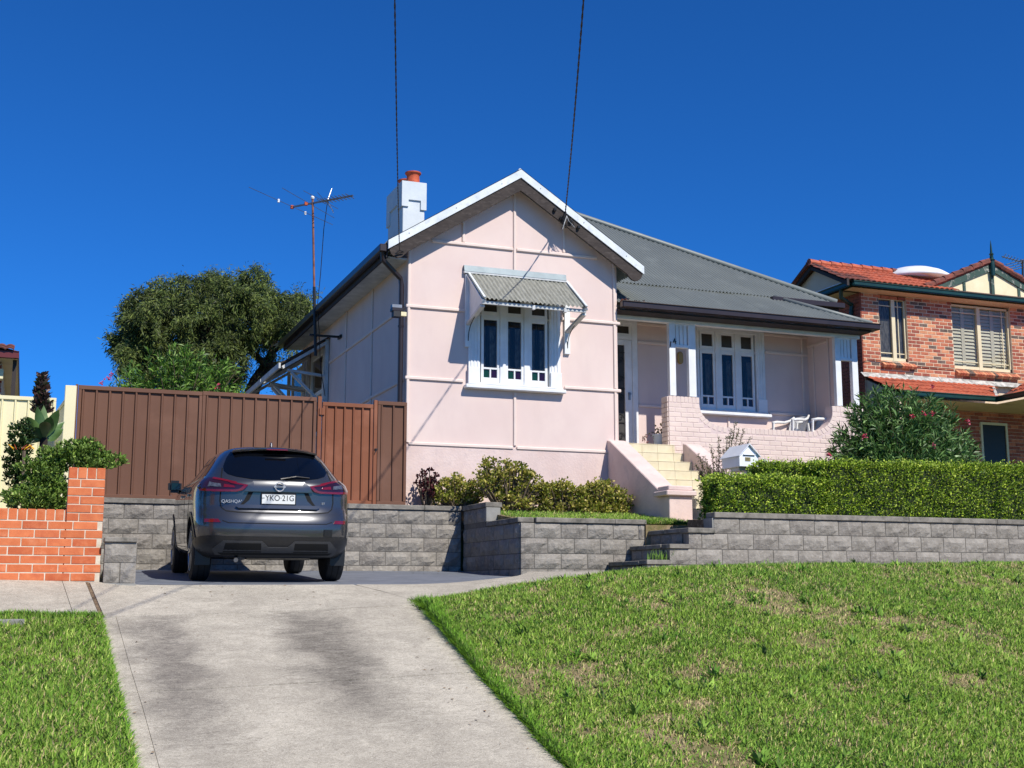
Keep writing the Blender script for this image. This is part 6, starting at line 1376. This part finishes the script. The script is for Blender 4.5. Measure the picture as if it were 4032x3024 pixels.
# ------------------------------------------------------------ left garden
def tuft(name, label, blobs, Y, zg, cols, cat='shrub', per=9, lsz=.045):
    o = empty(name, (PY(blobs[0][0], blobs[0][1], Y).x, Y, zg), label, cat); parts = []; st = MB(); r0 = Vector(o.location)
    for (x, y, rx, ry, n) in blobs:
        c = PY(x, y, Y); sx, sz = rx*Y/4900*1.05, ry*Y/4900*1.05; st.tube([r0, r0.lerp(c, .6)+Vector((0,0,-.05)), c], [.03,.02,.012], 6, False)
        for k in range(n):
            d = sphere(1)[0]; d[1] = -abs(d[1])*.8 if RNG.random() < .7 else d[1]; rr = NR.random()**.35; p = np.array(c)+d*rr*np.array([sx, sx*.8, sz]); m_ = per
            dd = np.array([d[0]*.5, d[1]*.5-.15, .8]); D = dd+NR.normal(0, .65, (m_, 3)); parts.append(broad(np.repeat(p[None], m_, 0)+NR.normal(0, .008, (m_, 3)), D, lsz*(.7+.6*NR.random(m_)), lsz*.42, pal(m_, cols, .25), cup=.15))
    foliage('foliage', parts, 'leafgloss', o); st.build('stems', M['bark'], o); return o
pc = [(132,160,70), (102,132,54), (158,182,94), (78,106,44)]
tuft('layered_shrub', 'layered small leaved green shrub spilling over the brick pillar', [(300,1790,95,45,170),(330,1760,60,28,70),(230,1800,70,45,90),(420,1815,65,32,90),(320,1825,110,25,110),(165,1850,85,45,190),(175,1905,85,35,130),(200,1945,80,40,120),(130,1965,110,45,230),(190,1995,70,18,70)], 14.35, .74, pc)
tuft('small_leaf_shrub', 'dark small leaved shrub behind the layered shrub', [(80,1720,45,60,90),(70,1800,50,70,120),(60,1870,40,50,60),(200,1860,60,80,60)], 15.2, .75, [(52,76,36),(38,58,28),(74,98,48)], per=8)
# croton spire
sp = empty('croton', (PY(165,1700,16.2).x, 16.2, .78), 'dark bronze leaved spire plant in the left garden', 'plant'); parts = []
for k in range(46):
    u = k/45; y = 1478+u*150; w_ = 10+u*38; n = int(8+u*14); p = np.array([PY(165+RNG.uniform(-w_, w_)*.6, y, 16.2+RNG.uniform(-.12,.12))[:] for _ in range(n)]); a = NR.random(n)*6.28
    D = np.stack([np.cos(a), np.sin(a), .7+0*a], 1); parts.append(broad(p, D, .07+.03*NR.random(n), .035, pal(n, [(70,58,52),(52,52,40),(92,66,62),(60,72,44)], .25), cup=.12))
foliage('foliage', parts, 'leafgloss', sp); MB().tube([PY(172,1990,16.2), PY(170,1700,16.2), PY(165,1490,16.2)], [.03,.02,.006], 6).build('stem', M['stem'], sp)
# paddle leaved plant, each leaf its own part
pd = empty('paddle_leaf_plant', (PY(175,1760,15.5).x, 15.5, .76), 'broad paddle leaved plant in front of the cream fence', 'plant'); c = PY(172, 1735, 15.5)
MB().tube([(c.x, 15.5, .7), c, c+Vector((0,0,.06))], [.05,.045,.03], 8).build('stem', M['bark'], pd)
for i, (x, y, dy, w_) in enumerate(((105,1640,-.15,.10),(145,1600,.05,.11),(172,1595,.1,.10),(200,1640,-.2,.12),(232,1612,-.05,.12),(50,1670,-.1,.09),(250,1690,.1,.13),(120,1690,-.3,.11),(180,1660,-.35,.12),(70,1735,-.2,.10),(215,1665,.15,.12),(100,1660,.2,.1),(255,1660,.2,.1))):
    tip = PY(x, y, 15.5+dy); d = tip-c; L_ = d.length; ax = d.normalized(); sd = ax.cross(Vector((0,1,.3))).normalized(); nn = sd.cross(ax); m = MB(); S = 7
    for k in range(S+1):
        u = k/S; ww = w_*1.15*math.sin(math.pi*min(1, .08+u*.92))**.7*(.35+.65*min(1, u*2.2)); cc = c+d*u+nn*(.10*L_*math.sin(u*math.pi)); m.v += [cc-sd*ww/2+nn*.02*ww/w_, cc, cc+sd*ww/2+nn*.02*ww/w_]
    for k in range(S): b = k*3; m.f += [(b, b+1, b+4, b+3), (b+1, b+2, b+5, b+4)]
    m.build('leaf', pm('paddle_leaf_%d' % (i % 3), L(((96,124,66),(72,100,52),(120,142,92))[i % 3]), L(((74,100,50),(54,80,40),(96,120,72))[i % 3]), .35, 8), pd, smooth=True, fix=False)
br = empty('bromeliad', (PY(95,1790,15.0).x, 15.0, .78), 'red and yellow bromeliad beneath the paddle leaf plant', 'plant')
for k in range(9):
    a = -2.6+.65*k; c = PY(95+10*(k-4), 1768, 15.0); m = MB(); tip = c+Vector((.07*math.cos(a), .05*math.sin(a), .05)); sd = Vector((0,.02,.012)); m.quad(c-sd, c+sd, tip+sd*.4, tip-sd*.4); m.build('leaf', M['pot'] if k % 2 else pm('yellow_bract_%d' % k, L((226,170,40)), None, .5), br)
MB().tube([(PY(95,1900,15.0).x, 15.0, .74), PY(95,1775,15.0)], .02, 6).build('stem', M['stem'], br)
# ------------------------------------------------------------ spiky shrub by the mailbox
sk_ = empty('spiky_shrub', (PY(2830,1900,16.9).x, 16.9, 1.05), 'thin spiky grey green shrub between the steps and the mailbox', 'shrub'); parts = []; st = MB(); root = Vector(sk_.location)
for (x, y) in ((2895,1668),(2880,1690),(2910,1690),(2930,1690),(2955,1720),(2830,1725),(2865,1720),(2800,1760),(2775,1800),(2740,1830),(2790,1840),(2820,1800),(2850,1770),(2760,1860),(2840,1850),(2870,1860),(2900,1850),(2810,1870),(2750,1790),(2925,1740)):
    tip = PY(x, y, 16.9+RNG.uniform(-.2,.2)); md = root.lerp(tip, .5)+Vector((0,0,.08)); st.tube([root, md, tip], [.012,.008,.003], 4, False); n = 150; t = NR.random(n)[:, None]
    p = np.array(md)+(np.array(tip)-np.array(md))*t+NR.normal(0, .012, (n, 3)); D = np.array(tip-md)/(tip-md).length*.5+NR.normal(0, .7, (n, 3)); parts.append(leaves(p, D, .026+.024*NR.random(n), .010+.006*NR.random(n), pal(n, [(96,104,70),(124,126,92),(72,84,52),(140,120,100)], .25)))
foliage('foliage', parts, 'leafmatt', sk_); st.build('stems', M['stem'], sk_)
# ------------------------------------------------------------ potted plant on the verandah
pp = PY(2600, 1750, 19.75); pot = empty('potted_plant', (pp.x, 19.75, 2.5), 'jade plant in a pale pot beside the front door', 'potted plant')
MB().lathe([(.10,0),(.125,.16),(.135,.20),(.145,.205),(.145,.235),(.125,.235),(.12,.21)], (pp.x, 19.75, 2.5), 20).build('pot', M['chimney'], pot, smooth=40)
parts = []; st = MB()
for (x, y) in ((2575,1712),(2590,1690),(2605,1700),(2612,1672),(2618,1660),(2600,1720),(2585,1720),(2620,1690),(2625,1710),(2610,1715),(2630,1700),(2640,1690)):
    tip = PY(x, y, 19.75); st.tube([(pp.x, 19.75, 2.7), tip], [.012,.006], 5, False); n = 14; d = sphere(n); parts.append(broad(np.array(tip)+NR.normal(0, .03, (n, 3)), d, .045, .035, pal(n, [(150,140,84),(184,164,110),(110,110,60),(96,84,60)], .2), cup=.2))
foliage('foliage', parts, 'leafgloss', pot); st.build('stems', M['stem'], pot)
p2 = PY(2545, 1745, 19.7); sm = empty('small_succulent', (p2.x, 19.7, 2.5), 'little pinkish succulent left of the pale pot', 'succulent'); parts = []
for k in range(6): n = 8; parts.append(broad(np.array([p2.x+RNG.uniform(-.07,.07), 19.7, 2.5+RNG.uniform(.07,.2)])+NR.normal(0, .015, (n, 3)), sphere(n), .03, .02, pal(n, [(170,120,110),(140,110,96)], .2)))
foliage('foliage', parts, 'leafmatt', sm)
# weeds on the dark steps
wd = tag(link('weeds', np_mesh('weeds', *(lambda t: t)(blades(7.62+NR.random(160)*.65, 14.72+NR.random(160)*.1, np.interp(NR.random(160), [0,1], [.34,.40]), .05+.14*NR.random(160), np.full(160, .008), np.array(L((110,146,60)))*(.7+.6*NR.random((160,1))), .35))), M['grass']), 'thin seeding weeds in front of the dark steps', 'weeds', kind='stuff')
# ------------------------------------------------------------ mailbox
MY = 15.95; q0, q1 = PY(2912, 1830, MY), PY(2988, 1835, MY); x0, x1 = q0.x, q1.x; zb_ = PY(2912, 1836, MY).z; zw = PY(2912, 1792, MY).z; za = PY(2950, 1750, MY).z; xm = (x0+x1)/2; dp = .50
mb = empty('mailbox', (xm, MY, 1.0), 'white house shaped mailbox with small brass plate behind the low hedge', 'mailbox')
bo = MB().prism([(x0, MY, zb_), (x1, MY, zb_), (x1, MY, zw), (xm, MY, za-.02), (x0, MY, zw)], (0, dp, 0)).build('box', M['mailwhite'], mb, bevel=.004)
for s, xe in ((-1, x0), (1, x1)):
    d = Vector((xe-xm, 0, zw-za)); e = Vector((xm, 0, za))+d*1.12; MB().prism([(xm, MY-.035, za), (e.x, MY-.035, e.z), (e.x, MY-.035, e.z+.012), (xm, MY-.035, za+.014)], (0, dp+.07, 0)).build('roof', M['mailwhite'], mb)
MB().box(xm-.09, xm+.09, MY-.006, MY-.001, zw-.005, zw+.004).build('slot', M['iron'], mb); MB().box(xm-.10, xm+.10, MY-.022, MY-.002, zw+.006, zw+.018).build('slot_flap', M['mailwhite'], mb)
pq = PY(2944, 1808, MY); pl2 = MB().box(pq.x-.045, pq.x+.045, MY-.006, MY-.001, pq.z-.028, pq.z+.028).build('name_plate', M['brass'], mb)
for k in range(2): MB().box(pq.x-.035, pq.x+.03-.015*k, MY-.0075, MY-.0062, pq.z+.006-.018*k, pq.z+.011-.018*k).build('plate_engraving', M['gutter'], pl2)
MB().box(x0+.05, x0+.30, MY+.1, MY+.35, zb_-.05, zb_-.001).build('base', M['greywhite'], mb); MB().box(x1-.10, x1-.035, MY+.12, MY+.19, .95, zb_-.002).build('post', M['mailwhite'], mb, bevel=.003); MB().box(x1-.16, x1-.03, MY+.10, MY+.21, zb_-.13, zb_-.06).build('bracket', M['mailwhite'], mb)
# white paper tube with scroll bracket
tq0, tq1 = PY(2990, 1872, 16.25), PY(3075, 1872, 16.25)
pt = empty('paper_tube', (tq0.x, 16.25, 1.0), 'white newspaper tube with iron scroll next to the mailbox', 'paper tube')
MB().lathe([(.02, 0), (.055, .012), (.06, .05), (.06, tq1.x-tq0.x-.03), (.05, tq1.x-tq0.x)], (tq0.x, 16.25, tq0.z), 14, 'x').build('tube', M['mailwhite'], pt, smooth=40); MB().box(tq1.x-.12, tq1.x-.07, 16.22, 16.28, .95, tq0.z-.04).build('post', M['mailwhite'], pt)
sc = []; c = PY(3008, 1822, 16.25)
for k in range(26): a = k/25*2*math.pi*1.3; r = .06*(1-.6*k/25); sc.append((c.x+math.cos(a+2.6)*r, 16.25, c.z+math.sin(a+2.6)*r))
c2 = PY(3032, 1850, 16.25); MB().tube(sc[::-1]+[(c.x-.02, 16.25, c.z+.06), (c.x+.06, 16.25, c.z+.03), (c2.x-.03, 16.25, c2.z+.05), (c2.x-.02, 16.25, c2.z-.05), (c2.x+.03, 16.25, c2.z-.03), (c2.x+.02, 16.25, c2.z+.02)], .009, 6).build('scroll', M['mailwhite'], pt)
# ------------------------------------------------------------ plastic chairs on the verandah
def chair(label, X, Y, rz):
    o = empty('plastic_chair', (X, Y, 2.5), label, 'chair', 'white plastic chairs on the verandah'); B = ORG[o.name]
    def v(a, b, c): return B+Vector((a, b, c))
    # local: faces -x
    s = MB(); s.box(B.x-.24, B.x+.22, B.y-.22, B.y+.22, B.z+.40, B.z+.43); s.build('seat', M['whiteplastic'], o, bevel=.012)
    k = MB(); n = 9; 
    for j, (h, xx) in enumerate(((.42,.20),(.55,.25),(.68,.30),(.73,.33),(.765,.35))):
        ww = (.20,.215,.22,.20,.13)[j]
        for i in range(n): u = -1+2*i/(n-1); k.v.append(v(xx-.06*u*u, ww*u, h-(.02*u*u if j > 2 else 0)))
    for j in range(4):
        for i in range(n-1): k.f.append((j*n+i, j*n+i+1, (j+1)*n+i+1, (j+1)*n+i))
    k.f += []; n0 = len(k.v); k.v += [p+Vector((.018, 0, 0)) for p in k.v[:n0]]; k.f += [tuple(n0+i for i in f[::-1]) for f in k.f[:]]
    k.build('backrest', M['whiteplastic'], o, smooth=40)
    for sgn in (-1, 1):
        MB().tube([v(-.24, sgn*.24, .62), v(-.10, sgn*.25, .645), v(.10, sgn*.25, .65), v(.22, sgn*.22, .69), v(.31, sgn*.18, .76)], [.026,.03,.028,.024,.02], 8).build('armrest', M['whiteplastic'], o, smooth=True)
        MB().bar(v(-.26, sgn*.25, 0), v(-.22, sgn*.24, .62), .035, .05, (0,1,0)).build('leg', M['whiteplastic'], o, bevel=.006); MB().bar(v(.30, sgn*.24, 0), v(.22, sgn*.22, .60), .035, .05, (0,1,0)).build('leg', M['whiteplastic'], o, bevel=.006)
    o.rotation_euler = (0, 0, rz); return o
chair('white plastic chair standing deeper in the verandah, the left one', 13.42, 19.95, .25); chair('white plastic chair close to the right verandah pier', 13.80, 19.74, .05)
# ------------------------------------------------------------ roof antenna at the side of the house
def PZ(x, y, Z): d = ray(x, y); return d*(Z/d.z)
AYm = 23.6; at_ = empty('tv_antenna', PY(1243,1400,AYm), 'television antenna on a rusty mast beside the pink house', 'antenna')
MB().tube([PY(1243,1400,AYm), PY(1237,1130,AYm)], .030, 8).build('mast', M['iron'], at_); MB().tube([PY(1237,1130,AYm), PY(1231,780,AYm)], .022, 8).build('mast', M['rust'], at_); MB().lathe([(.03,-.03),(.04,0),(.03,.03),(.005,.045)], PY(1231,778,AYm), 10).build('mast_cap', M['white'], at_)
a_, b_ = PX(1130, 1321, 5.05), PX(1265, 1321, 5.05); bq = PY(1240, 1320, AYm); MB().box(SX-.62, SX+.0, AYm-.02, AYm+.02, bq.z-.02, bq.z+.02).build('bracket', M['iron'], at_); MB().box(SX-.04, SX-.002, AYm-.12, AYm+.12, bq.z-.03, bq.z+.03).build('bracket_plate', M['iron'], at_)
ZA = PY(1231, 800, AYm).z
bm0, bm1 = PZ(1150, 815, ZA), PZ(1390, 770, ZA); MB().bar(bm0, bm1, .03, .03).build('boom', M['steel'], at_)
for p, q in (((980,737),(1310,885)),((1111,740),(1316,858)),((1195,751),(1331,822)),((1250,757),(1313,831))):
    MB().tube([PZ(*p, ZA), PZ(*q, ZA)], .0055, 5).build('element', M['steel'], at_)
for k in range(9):
    x = 1265+k*14; y = 815-(x-1150)*.1875; c = PZ(x, y, ZA); dd = (PZ(1331,822,ZA)-PZ(1195,751,ZA)).normalized()*.16; MB().tube([c-dd, c+dd], .008, 5).build('element', M['steel'], at_)
for x, y in ((1097,790),(1202,839)): c = PZ(x, y, ZA); MB().box(c.x-.018, c.x+.018, c.y-.018, c.y+.018, c.z-.035, c.z+.03).build('coil', M['white'], at_)
for x, y in ((1150,815),(1205,802)): c = PZ(x, y, ZA); MB().box(c.x-.03, c.x+.03, c.y-.03, c.y+.03, c.z-.035, c.z+.03).build('clamp', M['pot'], at_)
for s in (-1, 1): MB().tube([PZ(1290,789,ZA)+Vector((0,0,.0)), PZ(1300,789,ZA)+Vector((.05,s*.1,s*.28))], .007, 5).build('reflector', M['steel'], at_)
MB().tube([PY(1290,790,AYm), PY(1275,900,AYm), PY(1262,1080,AYm), PY(1250,1200,AYm), PY(1256,1300,AYm), PY(1262,1450,AYm), PY(1280,1560,AYm)], .008, 5).build('lead', M['cable'], at_)
# small antenna behind the right neighbour
na = empty('tv_antenna', PY(4030, 1200, 28), 'small antenna above the roof at the top right edge', 'antenna'); MB().tube([PY(4030, 1200, 28), PY(4026, 1025, 28)], .03, 6).build('mast', M['iron'], na)
for k in range(7): a = PY(3955+12*k, 1008+4*k, 28); MB().tube([a-Vector((.12,.2,.0)), a+Vector((.12,.2,0))], .012, 4).build('element', M['steel'], na)
MB().tube([PY(3945,1010,28), PY(4040,1036,28)], .018, 5).build('boom', M['steel'], na)
for k in range(4): MB().tube([PY(3960,1042+10*k,28), PY(4040,1020+10*k,28)], .012, 4).build('element', M['steel'], na)
# ------------------------------------------------------------ overhead service cables
def cable(label, A_, B_, r, sag, twist=True):
    A_, B_ = Vector(A_), Vector(B_); pts = []; n = 60
    for k in range(n+1): u = k/n; pts.append(A_.lerp(B_, u)-Vector((0, 0, 4*sag*u*(1-u))))
    o = empty('service_cable', A_, label, 'cable'); 
    for j in range(2 if twist else 1):
        pp_ = []
        for k in range(n*9+1):
            u = k/(n*9); i = min(n-1, int(u*n)); p = pts[i].lerp(pts[i+1], u*n-i); a = u*420+j*math.pi; pp_.append(p+Vector((math.cos(a), 0, math.sin(a)))*r*.7 if twist else p)
        MB().tube(pp_, r, 6, False).build('strand', M['cable'], o, smooth=True)
    return o
A2 = PY(2226, 834, 18.66)
c2_ = cable('thick black service cable dropping to the right side of the gable', A2, (A2.x-.41*24.7, -6.04, A2.z+2.5), .0075, 1.16)
A1_ = PY(1573, 985, 18.66); d1 = PY(1557, -60, 9.5); P1 = A1_+(d1-A1_)*2.3; c1_ = cable('thinner black service cable dropping to the left end of the gable', A1_, (P1.x, P1.y, P1.z+1.2), .005, .8)
# anchor hardware
hw = MB(); hw.tube([A2, A2+Vector((-.02,.03,-.14)), A2+Vector((.0,.05,-.22))], [.022,.035,.02], 6); hw.build('clamp', M['cable'], c2_)
for (x, y) in ((2185,822),(2210,855),(2248,868),(2278,892)): c = PY(x, y, 18.71); m = MB(); m.lathe([(.012,-.05),(.03,-.03),(.032,0),(.014,.02)], c, 8); m.tube([c+Vector((0,0,.02)), c+Vector((.03,.03,.05))], .008, 5); m.build('insulator', M['iron'], c2_)
wl = MB()
for k in range(7):
    a = PY(2226+RNG.uniform(-8,8), 850, 18.66); b = PY(2210+k*8, 893+RNG.uniform(-8,8), 18.66); md = (a+b)/2+Vector((RNG.uniform(-.08,.08), -.03, RNG.uniform(-.06,.02))); wl.tube([a, md, b], .0065, 4, False)
wl.build('loose_wires', M['cable'], c2_)
wh_ = MB(); a = PY(2232,850,18.65); wh_.tube([a, PY(2222,880,18.62), PY(2215,902,18.65)], .007, 4); wh_.tube([a, PY(2240,870,18.62), PY(2262,895,18.65)], .006, 4); wh_.build('pale_wires', M['greywhite'], c2_)
lp = MB(); c = PY(2170, 935, 18.985); lp.tube([(c.x+.10*math.cos(a), 18.985, c.z+.09*math.sin(a)) for a in np.linspace(.5, 5.6, 18)], .005, 4, False)
h1 = MB(); b0 = PY(1573, 985, 18.68); l_, r_ = PY(1555, 1000, 18.71), PY(1590, 992, 18.71); h1.tube([b0, l_], .009, 5); h1.tube([b0, r_], .009, 5); h1.tube([l_, r_], .009, 5); h1.build('wire_yoke', M['iron'], c1_)

# fallen leaves and grit on the concrete
fl_ = MB()
for k in range(150):
    if k < 60: X, Y = RNG.uniform(1.1, 6.2), 18.28-RNG.random()**2*1.2; z = float(padz(X, Y))
    elif k < 100: Y = RNG.uniform(6.6, 11.9); X = float(xr(Y))-RNG.random()**2*.5; z = float(drive(X, Y))
    elif k < 125: Y = RNG.uniform(6.6, 11.9); X = float(xl(Y))+RNG.random()**2*.3; z = float(drive(X, Y))
    else: X, Y = RNG.uniform(.75, 3.4), RNG.uniform(12.0, 13.3); z = float(fpath(X, Y))
    a = RNG.random()*6.3; r = RNG.uniform(.008, .022); d = Vector((math.cos(a), math.sin(a), RNG.uniform(-.1, .3)))*r; e = Vector((-d.y, d.x, .3*r))*.45; p = Vector((X, Y, z+.008)); fl_.quad(p-d, p+e, p+d, p-e)
tag(fl_.build('fallen_leaves', pm('fallen_leaf', L((150,116,74)), L((96,74,48)), .9, 60), fix=False), 'scattered dry leaves along the edges of the concrete', 'leaves', kind='stuff')
